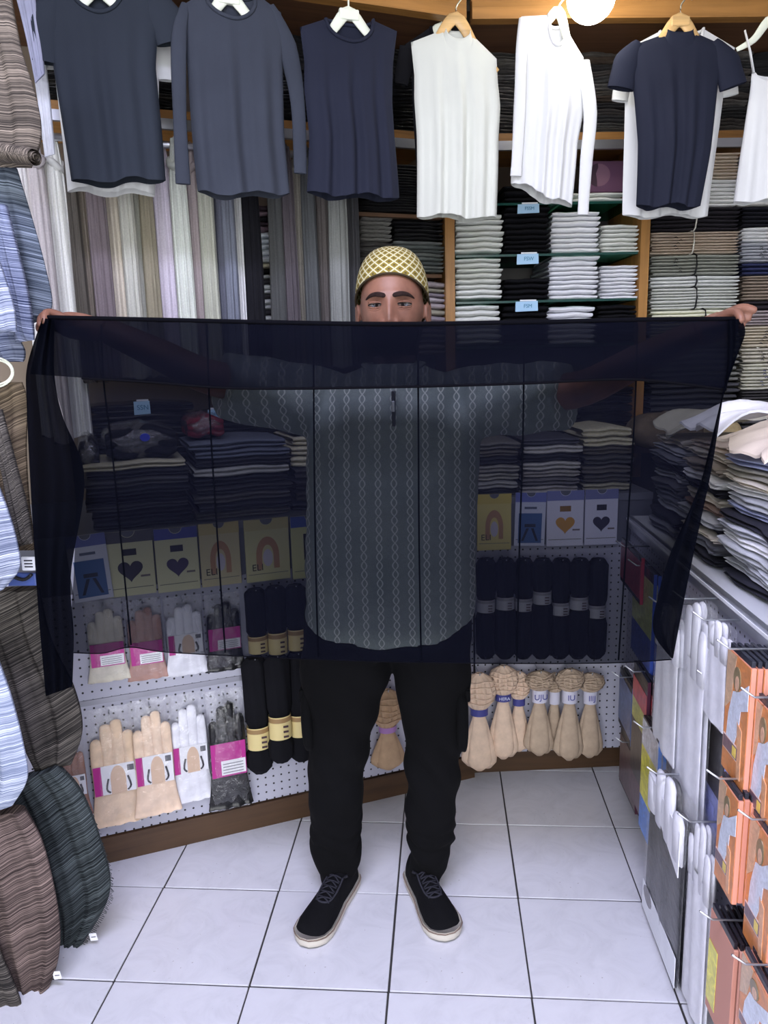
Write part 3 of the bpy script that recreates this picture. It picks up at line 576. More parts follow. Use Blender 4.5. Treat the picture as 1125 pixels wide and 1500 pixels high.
# ================================================================== LONG SCARVES ON THE ROD (left run)
def hang_scarf(P, out, xc, wpx, yt, yb, mat, label, group=None, pleats=4, seed=0, knot=False, name='hanging_scarf', dep=.019, yref=400, top_f=.62):
    r = random.Random(seed); u, _ = P.uz(xc, yref, out); z1 = zpx(P, xc, yt, out) if yt is not None else ROD_Z + .013; z0 = zpx(P, xc, yb, out)
    k = (P.uz(xc + wpx / 2, yref, out)[0] - P.uz(xc - wpx / 2, yref, out)[0]) / 2; t = thing(name, label, 'scarf', P.w(u, z0, out), P.rz, group); h = z1 - z0; n = 64; R = []; UV = []
    ph = [r.uniform(0, 6.28) for _ in range(5)]
    for i in range(16):
        f = i / 15; z = h * f; g = np.interp(f, [0, .5, .85, .95, 1.0], [1.06, 1.0, .9, top_f, top_f * .8]); row = []; uv = []
        for j in range(n):
            th = 2 * math.pi * j / n; pl = 1 + .16 * math.sin(pleats * 2 * th + ph[0] + .5 * f) + .10 * math.sin(pleats * 3.3 * th + ph[1] + f) * (1 if j < n - 1 else 1)
            x = k * g * math.cos(th) * (1 + .04 * math.sin(3 * f + ph[2])); y = dep * g ** .5 * math.sin(th) * pl * 1.0
            row.append((x, y + .004 * math.sin(6 * f + ph[3]), z + .004 * math.sin(3 * th + ph[4]) * (1 - f))); uv.append((x * 1.0 + j * .002, z))
        R.append(row); UV.append(uv)
    m = MB(); m.grid(R, UV, cv=True, flip=True); m.f += [tuple(range(n)), tuple(15 * n + q for q in reversed(range(n)))]; m.flat += [False, False]
    m.obj('drape', mat, t)
    if knot:
        MB().tube([(k * .75 * math.cos(a), dep * .95 * math.sin(a), h * .9 + .012 * math.sin(a * 2 + ph[0])) for a in np.linspace(0, 2 * math.pi, 18)], .011, 8).obj('knot', mat, t)
    MB().tube([(0, .0, h - .004), (-.004, -.014, h + .006), (0, -.001, h + .018)] if False else [(k * .5 * math.cos(a) * .2, .016 * math.cos(a), h - .012 + .016 * math.sin(a)) for a in np.linspace(0, 2 * math.pi, 14)], .004, 6).obj('loop', mat, t)
    return t
SC_OUT = -.26
for i, (x, w, c, l, kn, yb) in enumerate([
    (48, 24, (188, 184, 182), 'pale grey long scarf, first on the rod beside the left rack', 0, 640), (68, 30, (170, 160, 160), 'grey mauve long scarf beside the pale green-white one', 1, 650), (95, 34, (206, 208, 190), 'pale green-white long scarf right of the grey mauve one', 1, 640),
    (117, 20, (82, 74, 66), 'dark brown long scarf between pale green-white and taupe ones', 0, 560), (131, 26, (132, 118, 102), 'taupe long scarf right of the dark brown one', 0, 560), (150, 30, (112, 98, 104), 'dusky mauve long scarf between taupe and cream ones', 0, 555),
    (172, 30, (190, 178, 156), 'cream long scarf right of the dusky mauve one', 0, 555), (193, 24, (176, 176, 160), 'light sage long scarf right of the cream one', 0, 555), (208, 22, (158, 158, 142), 'sage long scarf beside the khaki one', 0, 552),
    (222, 22, (136, 126, 98), 'khaki long scarf left of the lilac one', 0, 552), (247, 34, (182, 170, 186), 'lilac long scarf tied with a knot', 1, 550), (270, 26, (182, 188, 174), 'pale green long scarf with a knot, right of the lilac one', 1, 550),
    (291, 26, (148, 132, 130), 'mauve brown long scarf with a knot under the long dark sleeve', 1, 548), (308, 24, (156, 158, 136), 'sage striped long scarf left of the slate blue ones', 0, 548), (324, 22, (92, 96, 114), 'slate blue long scarf right of the sage striped one', 0, 548),
    (339, 20, (100, 106, 124), 'paler slate blue long scarf left of the white one', 0, 548), (353, 22, (214, 222, 236), 'white long scarf left of the black one', 0, 545), (372, 26, (24, 24, 32), 'black long scarf right of the white one', 0, 545),
    (410, 30, (70, 72, 72), 'charcoal green long scarf right of the narrow stack', 0, 540), (427, 20, (78, 70, 76), 'charcoal mauve long scarf beside the olive taupe one', 0, 540), (440, 20, (118, 112, 98), 'olive taupe long scarf tied with a knot', 1, 540),
    (456, 22, (72, 74, 76), 'dark slate long scarf right of the olive taupe one', 0, 540), (475, 24, (88, 80, 76), 'dark brown grey long scarf left of the sage grey one', 0, 538), (497, 28, (116, 120, 114), 'sage grey long scarf under the navy sleeveless top', 0, 538), (517, 22, (58, 58, 62), 'near-black long scarf, last on the rod', 0, 536)]):
    c = tuple(int(.62 * v + .38 * sum(c) / 3) for v in c); hang_scarf(PL, SC_OUT + (.022 if i % 2 else -.022), x, w, None, yb, crinkle(c, 60.), l, None, 3 + i % 3, i, kn)
# ================================================================== SLUBBY SCARVES ON THE LEFT RACK (towards the camera)
def drape(Y, name, label, mat, L, R, thick=.03, swell=.03, seed=0, sq=.32, slope=.3, group=None, fold=2.2, cat='scarf', fringe=False, tagpx=None, n=(30, 22)):
    """thick folded cloth hanging at distance Y; L and R are its two edges in px from top to bottom"""
    P = PY(Y); r = random.Random(seed); a = catmull(L, n[0]); b = catmull(R, n[0]); ph = [r.uniform(0, 6) for _ in range(4)]
    c0 = P.hit(*((a[-1] + b[-1]) / 2)); t = thing(name, label, cat, c0, 0, group); Fr = []; Bk = []; UV = []
    for i in range(n[0]):
        p, q = P.hit(*a[i]) - c0, P.hit(*b[i]) - c0; rf = []; rb = []; uv = []
        for j in range(n[1]):
            s = j / (n[1] - 1); x = p + (q - p) * s; pr = max(0, 1 - (2 * s - 1) ** 4); f = i / (n[0] - 1)
            wv = .4 * math.sin(fold * 2 * math.pi * s + ph[0] + 1.2 * f) + .25 * math.sin(fold * 4.4 * math.pi * s + ph[1] + 2 * f)
            d = swell * sq * (pr ** .5) * (1 + 1.0 * wv); bottom = min(1, (1 - f) * 8) ** .5
            rf.append(x + np.array((0, -(d * bottom + .002), 0))); rb.append(x + np.array((0, thick * .5 * (pr ** .5) * bottom + .002, 0))); uv.append((np.linalg.norm(q - p) * s, x[2] - slope * x[0] + .010 * math.sin(2.5 * s + ph[2])))
        Fr.append(rf); Bk.append(rb); UV.append(uv)
    ARMS.append(P.hit(*((a[0] + b[0]) / 2)))
    m = MB(); m.grid(Fr, UV); m.grid(Bk, UV, flip=True)
    F_, B_ = np.array(Fr), np.array(Bk); U_ = np.array(UV)
    for fa, ba, ua, fl in ((F_[0], B_[0], U_[0], 0), (F_[-1], B_[-1], U_[-1], 1), (F_[:, 0], B_[:, 0], U_[:, 0], 1), (F_[:, -1], B_[:, -1], U_[:, -1], 0)): m.grid(np.array([fa, ba]), np.array([ua, ua]), flip=not fl)
    m.obj('drape', mat, t)
    if fringe:
        fm = MB(); E = F_[:, -1]
        for i in range(0, n[0] - 1):
            for k in range(5):
                e = E[i] + (E[i + 1] - E[i]) * k / 5; fm.tube([e, e + np.array((.006 + r.uniform(0, .006), -.001, -.004 + r.uniform(-.004, .002)))], .0007, 3, caps=False)
        fo = fm.obj('fringe', mat, t); fo['kind'] = 'stuff'
    if tagpx:
        e = P.hit(*tagpx) - c0; w = .012; g = MB().prism([(e[0] - w * .7, e[2] - w), (e[0] + w * .9, e[2] - w * .7), (e[0] + w * .6, e[2] + w), (e[0] - w, e[2] + w * .8)], e[1] - .004, e[1] - .003).obj('care_tag', plain((226, 226, 230), .5), t)
        MB().prism([(e[0] - w * .5, e[2] - .002), (e[0] + w * .5, e[2]), (e[0] + w * .5, e[2] + .003), (e[0] - w * .5, e[2] + .001)], e[1] - .0045, e[1] - .004).obj('print_line', plain((120, 120, 128), .6), g)
    return t
ARMS = []
S_BR = slub((50, 46, 43), (146, 134, 121), 90.); S_BG = slub((44, 52, 64), (136, 146, 160), 80.); S_BL = slub((46, 54, 80), (166, 174, 198), 75.); S_LB = slub((80, 88, 112), (190, 196, 212), 85.)
S_TP = slub((58, 49, 40), (142, 126, 105), 80.); S_DK = slub((22, 21, 23), (112, 106, 100), 85.); S_GR = slub((15, 18, 21), (92, 100, 102), 95.); S_PB = slub((40, 33, 33), (140, 122, 116), 95.); S_WB = slub((106, 116, 142), (204, 210, 224), 80.)
drape(1.93, 'hanging_scarf', 'plain lavender grey scarf hanging behind the brown slubby scarf', fabric((150, 152, 172)), [(8, -60), (30, 20), (44, 80), (52, 122)], [(46, -60), (54, 20), (62, 80), (65, 108)], .02, .012, 1)
drape(2.0, 'hanging_scarf', 'pale blue-white scarf hanging low behind the lavender grey scarf', fabric((206, 208, 216)), [(34, -40), (46, 80), (56, 150), (66, 230)], [(58, -40), (66, 80), (74, 160), (80, 226)], .02, .012, 2)
drape(1.56, 'hanging_scarf', 'brown slubby scarf rolled up at its lower end, high on the left rack', S_BR, [(-70, -60), (-60, 80), (-50, 180), (-30, 244)], [(6, -60), (28, 60), (52, 140), (60, 195), (46, 246)], .05, .04, 3, slope=-.1)
# rolled end of the brown scarf
P = PY(1.52); t0 = P.hit(30, 225); t = thing('rolled_scarf', 'rolled brown end of a slubby scarf with open spiral folds', 'scarf', t0)
for k, (rr, dx) in enumerate(((.026, 0), (.017, .012), (.010, .02))): MB().tube(catmull([(-.07, .02, .012), (-.02, .005, .002 + .004 * k), (.028 + dx * .2, 0, -.008)], 10), [rr * 1.05, rr * 1.1, rr * 1.1, rr * 1.1, rr * 1.05, rr, rr, rr, rr * .96, rr * .9], 16, .62, False, (0, 0, 1)).obj('fold', S_BR, t)
drape(1.62, 'hanging_scarf', 'grey blue slubby scarf hanging beside the raised left hand', S_BG, [(-60, 240), (-50, 340), (-40, 430), (20, 486)], [(24, 246), (44, 310), (66, 390), (76, 448), (56, 470)], .045, .035, 4, slope=-.25)
drape(1.54, 'hanging_scarf', 'indigo slubby scarf with its cut end above the black cloth corner', S_BL, [(-20, 300), (-8, 380), (10, 440), (24, 502)], [(8, 300), (26, 370), (40, 430), (50, 498)], .035, .03, 5)
drape(1.44, 'hanging_scarf', 'light blue slubby scarf hanging left of the indigo one', S_LB, [(-60, 370), (-60, 420), (-50, 460), (-40, 490)], [(-8, 366), (8, 410), (20, 450), (24, 486)], .035, .03, 6)
drape(1.60, 'hanging_scarf', 'short indigo slubby scarf end below the light blue one', S_BL, [(-30, 470), (-20, 500), (-10, 520), (0, 530)], [(20, 480), (30, 500), (36, 515), (34, 530)], .03, .02, 7)
drape(1.60, 'hanging_scarf', 'taupe slubby scarf hung from a white ring, left of the black cloth', S_TP, [(-60, 560), (-50, 640), (-30, 720), (6, 806)], [(32, 560), (40, 590), (38, 660), (42, 740), (50, 806)], .045, .035, 8)
drape(1.53, 'hanging_scarf', 'dark brown slubby scarf with lengthwise folds over the taupe one', S_DK, [(-40, 600), (-6, 660), (12, 740), (28, 800)], [(2, 600), (22, 680), (38, 740), (48, 796)], .03, .03, 9, fold=3.)
drape(1.47, 'hanging_scarf', 'light blue-white slubby scarf hanging in front of the taupe one', S_LB, [(-80, 690), (-70, 750), (-60, 820), (-50, 880)], [(-12, 690), (12, 750), (26, 800), (28, 834), (4, 864)], .04, .03, 10)
drape(1.66, 'hanging_scarf', 'large black-brown slubby scarf below the black cloth corner', S_DK, [(-40, 868), (-10, 960), (20, 1060), (52, 1130)], [(56, 862), (74, 940), (108, 1010), (120, 1070), (104, 1120)], .06, .05, 11, n=(34, 26), slope=.6)
drape(1.47, 'hanging_scarf', 'white-blue slubby scarf with a cut end over the black-brown scarf', S_WB, [(-80, 960), (-70, 1040), (-60, 1120), (-40, 1200)], [(-4, 966), (16, 1020), (34, 1090), (40, 1140), (18, 1180)], .04, .035, 12)
drape(1.64, 'hanging_scarf', 'dark green-black slubby scarf with fringed edge just above the floor', S_GR, [(10, 1150), (40, 1230), (70, 1330), (92, 1388)], [(84, 1122), (118, 1160), (146, 1230), (160, 1310), (112, 1396)], .06, .05, 13, fringe=True, slope=.75, tagpx=(138, 1371), n=(34, 26))
drape(1.50, 'hanging_scarf', 'purplish brown slubby scarf hanging lowest, almost touching the floor', S_PB, [(-70, 1196), (-50, 1300), (-20, 1400), (40, 1486)], [(36, 1186), (64, 1240), (86, 1340), (84, 1410), (56, 1484)], .05, .045, 14, slope=.55, tagpx=(85, 1427), n=(34, 26))
drape(1.45, 'hanging_scarf', 'black-brown slubby scarf half hidden at the edge of purplish brown one', S_DK, [(-80, 1330), (-70, 1400), (-50, 1450), (-30, 1490)], [(-20, 1340), (2, 1400), (20, 1440), (34, 1480)], .03, .025, 15)
# left rack: wall rails with arms and white rings that carry the scarves
rk = thing('scarf_rack', 'metal wall rack with arms carrying the slubby scarves', 'rack', (-1.5, 1.4, 0))
for z in (.62, 1.02, 1.42, 1.95, 2.4): MB().tube([(-.045, -.9, z), (-.045, .62, z)], .012, 8, up=(1, 0, 0)).obj('rail', METAL, rk)
for e in ARMS:
    if e[0] > -1.4: MB().tube([(-.045, e[1] - 1.4 + .012, e[2] - .004), (e[0] + 1.5 - .03, e[1] - 1.4 + .012, e[2] - .004)], .005, 7).obj('arm', METAL, rk)
for y in (-.9, .62): MB().box((-.049, y - .02, 0), (-.02, y + .02, 2.6)).obj('upright', METAL, rk)
P = PY(1.60); c0 = P.hit(8, 545)
t = thing('ring_hanger', 'white plastic ring hanger above the taupe slubby scarf', 'hanger', c0)
for rr, dx in ((.045, -.01), (.036, -.004)): MB().tube([(dx + rr * math.cos(a), -.03 + .004 * math.sin(a), rr * .7 * math.sin(a)) for a in np.linspace(0, 2 * math.pi, 30)], .0022, 6).obj('ring', WHITEP, t)
MB().lathe([(.001, -.006), (.013, -.006), (.015, 0), (.013, .006), (.001, .006)], 14, (-.02, -.034, .0)).obj('knob', plain((190, 194, 200), .3), t)
P = PY(1.55); e = P.hit(42, 826); t = thing('printed_tag', 'small white printed tag hanging between the slubby scarves', 'tag', e)
MB().bbox((-.016, 0, -.015), (.016, .002, .016), .002).obj('card', plain((214, 216, 220), .5), t)
for k in range(3): MB().box((-.010, -.0006, -.008 + .007 * k), (.009, 0, -.005 + .007 * k)).obj('print_line', plain((50, 50, 56), .6), t)
e = PY(1.56).hit(30, 851); t = thing('blue_tag_pack', 'dark blue card end above the black-brown slubby scarf', 'pack', e)
MB().bbox((-.05, 0, -.012), (.036, .012, .018), .003).obj('card', plain((62, 80, 140), .4), t); MB().bbox((-.045, -.003, -.012), (-.028, .0, .002), .001).obj('label', plain((190, 196, 230), .4), t)
MB().tube(catmull([(-.05, -.004, .0), (-.02, -.006, .012), (.01, -.004, .004), (.03, -.004, .016)], 12), .004, 6).obj('cord', plain((14, 14, 18), .6), t)
# ================================================================== STACKS ON THE COUNTERS
def yfor(P, x, z, out):
    lo, hi = -400., 2600.
    for _ in range(50):
        m = (lo + hi) / 2
        if zpx(P, x, m, out) > z: lo = m
        else: hi = m
    return lo
def cstack(P, out, x0, x1, yt, n, cols, label, z0=1.0085, depth=.26, plies=2, name='folded_scarf', cat='scarf', jx=.008, mats=None):
    return stack(P, out, x0, x1, yfor(P, (x0 + x1) / 2, z0, out), yt, n, mats or [fabric(c, .2, 14.) for c in cols], name, label, cat, None, depth, plies, jx)
CR, DG, BG_, LG = (206, 200, 172), (62, 64, 72), (108, 114, 128), (176, 176, 172)
cstack(PL, -.01, 126, 280, 676, 8, [DG, (50, 50, 56), (84, 84, 90), (44, 44, 50), DG, (92, 92, 96), (58, 58, 64), CR], 'folded dark scarf in the wide stack under the wrapped black pack')
cstack(PL, -.01, 284, 426, 644, 9, [(120, 118, 116), DG, (100, 98, 100), (70, 70, 76), (48, 48, 54), LG, (54, 54, 60), BG_, BG_], 'folded grey scarf in the stack under the red pack')
cstack(PL, -.03, 430, 500, 624, 8, [DG, (76, 72, 70), (52, 50, 54), (66, 64, 68), CR, CR, CR], 'folded scarf in the cream-topped stack beside the man\'s shirt')
cstack(PB, -.015, 690, 762, 648, 7, [(70, 70, 74), LG, (182, 180, 168), (160, 158, 152), (60, 60, 66), (120, 116, 108), (130, 128, 124)], 'folded scarf in the stack beside the man\'s elbow')
cstack(PB, -.015, 765, 852, 642, 7, [(188, 184, 180), (120, 118, 120), (172, 168, 162), (196, 194, 188), (52, 52, 58), (196, 194, 190), (88, 88, 96)], 'folded striped grey scarf in the stack above the heart cards')
cstack(PB, -.02, 855, 928, 626, 7, [(176, 172, 150), (88, 86, 84), (104, 100, 96), (80, 80, 80), (96, 92, 84), CR, CR], 'folded scarf in the cream-topped stack at the counter corner')
# wrapped packs lying on the dark stack
def soft_pack(P, out, x0, x1, y0, y1, mat, label, name='wrapped_pack', cat='pack', depth=.16, bag=True, patch=None):
    u0, z1 = P.uz(x0, y0, out); u1, z0 = P.uz(x1, y1, out); w, h = u1 - u0, z1 - z0; t = thing(name, label, cat, P.w((u0 + u1) / 2, z0, out), P.rz)
    def pil(w, d, h, a):
        R = []
        for i in range(13):
            v = -math.pi / 2 + math.pi * i / 12; row = []
            for j in range(28):
                th = 2 * math.pi * j / 28; cc = abs(math.cos(th)) ** .5 * (1 if math.cos(th) > 0 else -1); ss = abs(math.sin(th)) ** .5 * (1 if math.sin(th) > 0 else -1)
                k = abs(math.cos(v)) ** .55; row.append((w / 2 * cc * k, d / 2 + d / 2 * ss * k, h / 2 + h / 2 * math.sin(v) * (1 + a * math.sin(5 * cc + 2) * .3) + a * h * .12 * math.sin(4 * cc)))
            R.append(row)
        return MB().grid(R, cv=True)
    if bag: c_ = link('contents', fold_mesh(3, 2), mat, t); c_.scale = (w * .96, depth, h * .9)
    else: pil(w, depth, h * .92, .5).obj('contents', mat, t)
    if bag: pil(w * 1.08, depth * 1.05, h * 1.02, .8).obj('bag', clear_plastic(.17, 45., .08), t).location = (0, -.004, 0)
    if patch: MB().prism([(w * .05 + w * .07 * math.cos(a), h * .62 + h * .12 * math.sin(a)) for a in np.linspace(0, 6.2, 12)], -.012, -.011).obj('sticker', plain(patch, .4), t)
    return t
soft_pack(PL, -.03, 150, 262, 624, 668, fabric((30, 30, 34)), 'black garment in a crinkled clear bag with a blue sticker', patch=(50, 66, 190))
soft_pack(PL, -.05, 112, 148, 640, 690, wrapped((40, 40, 44)), 'small dark wrapped pack left of the blue-stickered bag')
soft_pack(PL, -.06, 272, 330, 608, 640, wrapped((190, 40, 66)), 'small red wrapped pack lying on the grey stack', bag=True)
KB = [wrapped((26, 26, 31)), wrapped((40, 40, 46)), wrapped((20, 20, 25))]
cstack(PL, -.31, 140, 292, 590, 9, None, 'folded black garment in the pile behind the blue-stickered bag', mats=KB, name='wrapped_garment', cat='garment')
cstack(PL, -.31, 298, 470, 600, 9, None, 'folded black garment in the pile behind the red pack', mats=KB, name='wrapped_garment', cat='garment')
price_tag(PL, -.22, 195, 221, 588, 607, 'small pale blue price tag over the wrapped black pack', 'SSN')
price_tag(PL, -.24, 304, 323, 600, 613, 'small pale blue price tag above the red pack', 'SN')
cstack(PB, -.31, 668, 768, 560, 10, None, 'folded black garment in the pile behind the elbow', mats=KB, name='wrapped_garment', cat='garment')
cstack(PB, -.31, 771, 850, 556, 10, None, 'folded black garment in the pile under the lowest glass shelf', mats=KB, name='wrapped_garment', cat='garment')
cstack(PB, -.31, 853, 932, 566, 10, None, 'folded black garment in the pile beside the right wooden post', mats=KB, name='wrapped_garment', cat='garment')
# right counter: loosely folded stacks whose folds face the aisle
def rstack(Y0, Y1, z0, z1, n, cols, label, out=-.03, depth=.3, plies=2):
    hs = np.array([rnd.uniform(.7, 1.3) for _ in range(n)]); hs *= (z1 - z0) / hs.sum(); z = z0
    for k in range(n):
        o = link('folded_scarf', fold_mesh(plies, rnd.randrange(5)), fabric(cols[k % len(cols)], .12, 16.)); o.scale = ((Y1 - Y0) * rnd.uniform(.95, 1.02), depth, hs[k]); dz = rnd.uniform(-.02, .02)
        o.location = PR.w(2.548 - (Y0 + Y1) / 2 + rnd.uniform(-.008, .008), z, out + rnd.uniform(-.015, .012)); o.rotation_euler = (0, rnd.uniform(-.03, .03), PR.rz + rnd.uniform(-.03, .03)); z += hs[k]
        tag(o, label + ', ' + ordinal(k, n), 'scarf', label)
WH, GY, OF, BL_, DN, SL = (226, 226, 228), (176, 178, 184), (214, 206, 192), (150, 156, 186), (46, 46, 56), (118, 120, 130)
rstack(1.46, 1.80, RZ + .004, 1.235, 13, [DN, GY, (198, 200, 208), GY, WH, (186, 188, 198), DN, BL_, GY, WH, OF, (160, 156, 146), BL_], 'folded pale scarf in the untidy stack at the counter edge')
rstack(1.83, 2.10, RZ + .004, 1.24, 12, [DN, SL, OF, DN, GY, (150, 128, 120), OF, DN, WH, (150, 140, 130), OF, (206, 190, 174)], 'folded mixed scarf in the crumpled stack beside the cloth edge')
rstack(2.13, 2.42, RZ + .004, 1.22, 10, [SL, DN, GY, SL, (90, 90, 96), GY, DN, SL, GY, OF], 'folded grey scarf in the stack seen through the black cloth')
rstack(1.13, 1.43, RZ + .004, 1.10, 6, [WH, GY, DN, WH, GY, WH], 'folded white scarf in the low stack at the near counter end')
def spread(Ya, Yb, z, label, col, out0=-.0, dep=.34, seed=0, drop=.045, name='draped_cloth'):
    R = []; r = random.Random(seed); ph = [r.uniform(0, 6) for _ in range(3)]
    for i in range(16):
        f = i / 15; row = []
        for j in range(20):
            g = j / 19; y = Ya + (Yb - Ya) * f; x = .62 - out0 + .012 * math.sin(11 * f + ph[2]) * (1 - g) + dep * g; zz = z + .010 * math.sin(8 * f + ph[0] + 3 * g) + .008 * math.sin(13 * g + ph[1] + 4 * f) + .005 * math.sin(21 * f + 6 * g + ph[2]) - drop * max(0, 1 - g / .3) ** 1.5
            row.append((x, y, zz))
        R.append(row)
    m = MB(); A = np.array(R); B = A - np.array((0, 0, .006)); m.grid(A, flip=True); m.grid(B)
    for a, b in ((A[0], B[0]), (A[-1], B[-1]), (A[:, 0], B[:, 0]), (A[:, -1], B[:, -1])): m.grid(np.array([a, b]))
    c = A.reshape(-1, 3).mean(0); c[2] = B.reshape(-1, 3)[:, 2].min(); m.v = [tuple(np.array(v) - c) for v in m.v]
    return tag(m.obj(name, fabric(col, .08, 18.), None, c), label, 'scarf')
spread(1.48, 1.78, 1.30, 'beige woven cloth laid over the untidy stack', (206, 192, 178), .0, .36, 1)
spread(1.85, 2.08, 1.315, 'bright white cloth laid over the crumpled stack', (232, 232, 236), -.02, .36, 2)
spread(2.14, 2.38, 1.29, 'pale cream cloth laid over the stack behind the black cloth', (200, 196, 178), -.02, .34, 3)
soft_pack(PB, -.10, 935, 1050, 604, 662, fabric((120, 106, 84), .25, 30.), 'lump of brown woven cloth in the back corner', name='cloth_heap', cat='cloth', bag=False, depth=.17)
soft_pack(PB, -.06, 1040, 1092, 612, 660, fabric((168, 150, 112), .25, 40.), 'straw coloured crumpled cloth beside the black cloth edge', name='cloth_heap', cat='cloth', bag=False, depth=.12)
# ================================================================== PRINTED HOSIERY CARDS UNDER THE COUNTER EDGE
def heart(cx, cz, s): return [(cx + s * .0625 * 16 * math.sin(a) ** 3, cz + s * .0625 * (13 * math.cos(a) - 5 * math.cos(2 * a) - 2 * math.cos(3 * a) - math.cos(4 * a))) for a in np.linspace(0, 2 * math.pi, 30, endpoint=False)]
def card(P, x0, x1, y0, y1, label, base, band, kind, ink=(40, 36, 52), out=.018, tilt=0.):
    ym = (y0 + y1) / 2; u0, u1 = upx(P, x0, ym, out), upx(P, x1, ym, out); xm = (x0 + x1) / 2; z0, z1 = zpx(P, xm, y1, out), zpx(P, xm, y0, out); w, h = u1 - u0, z1 - z0
    t = thing('hosiery_card', label, 'card', P.w((u0 + u1) / 2, z0, out), P.rz); t.rotation_euler = (0, tilt, P.rz)
    MB().bbox((-w / 2, 0, 0), (w / 2, .008, h), .0015).obj('envelope', plain(base, .45), t); hb = h * .17
    b = MB().prism([(-w / 2, h - hb), (w / 2, h - hb), (w / 2, h + .001)] + [(w * .15 * math.cos(a), h - w * .14 * math.sin(a)) for a in np.linspace(0, math.pi, 9)] + [(-w / 2, h + .001)], -.0008, -.0001).obj('header_band', plain(band, .45), t)
    MB().prism([(w * .14 * math.cos(a), h + .0005 - w * .13 * math.sin(a)) for a in np.linspace(0, math.pi, 9)], -.0007, -.0001).obj('hang_hole', plain((96, 98, 108), .6), t)
    if kind == 'heart':
        MB().prism(heart(0, h * .40, w * .26), -.0008, -.0001).obj('heart_print', plain(ink, .5), t); MB().prism([(-w * .15, h * .63), (w * .15, h * .63), (w * .15, h * .73), (-w * .15, h * .73)], -.0008, -.0001).obj('title_block', plain(shade_rgb(ink, .7), .5), t)
        MB().prism([(w * .2, h * .28), (w * .4, h * .28), (w * .4, h * .31), (w * .2, h * .31)], -.0008, -.0001).obj('print_line', plain((120, 110, 110), .5), t)
    elif kind == 'arch':
        pts = [(w * .26 * math.cos(a), h * .42 + h * .3 * math.sin(a)) for a in np.linspace(0, math.pi, 15)] + [(-w * .26, h * .2), (-w * .13, h * .2)] + [(w * .13 * math.cos(a), h * .42 + h * .17 * math.sin(a)) for a in np.linspace(math.pi, 0, 11)] + [(w * .13, h * .2), (w * .26, h * .2)]
        MB().prism(pts, -.0008, -.0001).obj('arch_print', plain((176, 132, 96), .5), t); MB().prism([(w * .11 * math.cos(a), h * .38 + h * .14 * math.sin(a)) for a in np.linspace(0, 6.28, 16, endpoint=False)], -.0008, -.0001).obj('oval_print', plain((196, 190, 206), .5), t)
        link('lettering', text_mesh('ELI', h * .15), plain((40, 36, 34), .5), t, (-w * .24, -.0006, h * .23))
    elif kind == 'leg':
        MB().prism([(-w * .38, h * .06), (w * .38, h * .06), (w * .38, h * .62), (-w * .38, h * .62)], -.0008, -.0001).obj('photo_print', plain((64, 98, 150), .5), t)
        for sx in (-1, 1): MB().prism([(sx * w * .03, h * .34), (sx * w * .12, h * .34), (sx * w * .28, h * .1), (sx * w * .2, h * .1)], -.0012, -.0008).obj('figure_print', plain((34, 40, 60), .5), t)
        MB().prism([(-w * .18, h * .36), (w * .18, h * .36), (w * .18, h * .42), (-w * .18, h * .42)], -.0012, -.0008).obj('figure_print', plain((34, 40, 60), .5), t)
        MB().prism([(-w * .2, h * .7), (w * .2, h * .7), (w * .2, h * .74), (-w * .2, h * .74)], -.0008, -.0001).obj('print_line', plain((90, 96, 120), .5), t)
    elif kind == 'box':
        MB().prism([(-w * .2, h * .3), (-w * .14, h * .3), (-w * .14, h * .66), (w * .25, h * .66), (w * .25, h * .72), (-w * .2, h * .72)], -.0008, -.0001).obj('frame_print', plain((40, 40, 44), .5), t)
    MB().prism([(-w * .45, h * .12), (w * .45, h * .12), (w * .45, h * .13), (-w * .45, h * .13)], -.0006, -.0001).obj('print_line', plain((120, 120, 110), .5), t)
    return t
def shade_rgb(c, k): return tuple(int(v * k) for v in c)
card(PL, 104, 163, 783, 880, 'white and blue leg-print hosiery card hanging slightly tilted at the counter end', (206, 208, 222), (96, 104, 164), 'leg', tilt=-.05, out=.028)
card(PL, 154, 226, 778, 873, 'cream heart hosiery card beside the blue leg-print card', (214, 212, 170), (78, 76, 84), 'heart', (44, 38, 56))
card(PL, 228, 291, 773, 866, 'cream heart hosiery card with blue header, above the grey glove pack', (214, 212, 170), (70, 78, 160), 'heart', (58, 46, 84))
card(PL, 293, 352, 766, 858, 'gold arch-print hosiery card reading ELI next to the cream heart card', (202, 192, 150), (196, 180, 120), 'arch')
card(PL, 359, 424, 760, 851, 'gold arch-print hosiery card reading ELI beside the blue-headed cream card', (204, 200, 150), (196, 186, 130), 'arch')
card(PL, 427, 486, 755, 846, 'cream hosiery card with blue header partly behind the man\'s shirt', (206, 206, 150), (70, 90, 170), 'box')
card(PB, 699, 749, 724, 806, 'gold arch-print hosiery card reading ELI on the far counter', (214, 200, 120), (206, 186, 90), 'arch')
card(PB, 753, 798, 722, 800, 'white and blue leg-print hosiery card on the far counter', (206, 210, 228), (110, 120, 186), 'leg', tilt=.03)
card(PB, 801, 855, 719, 800, 'white hosiery card with orange heart', (214, 214, 230), (120, 126, 178), 'heart', (188, 140, 60))
card(PB, 857, 905, 717, 798, 'white hosiery card with dark heart, beside the orange heart card', (210, 210, 228), (116, 120, 166), 'heart', (52, 50, 72))
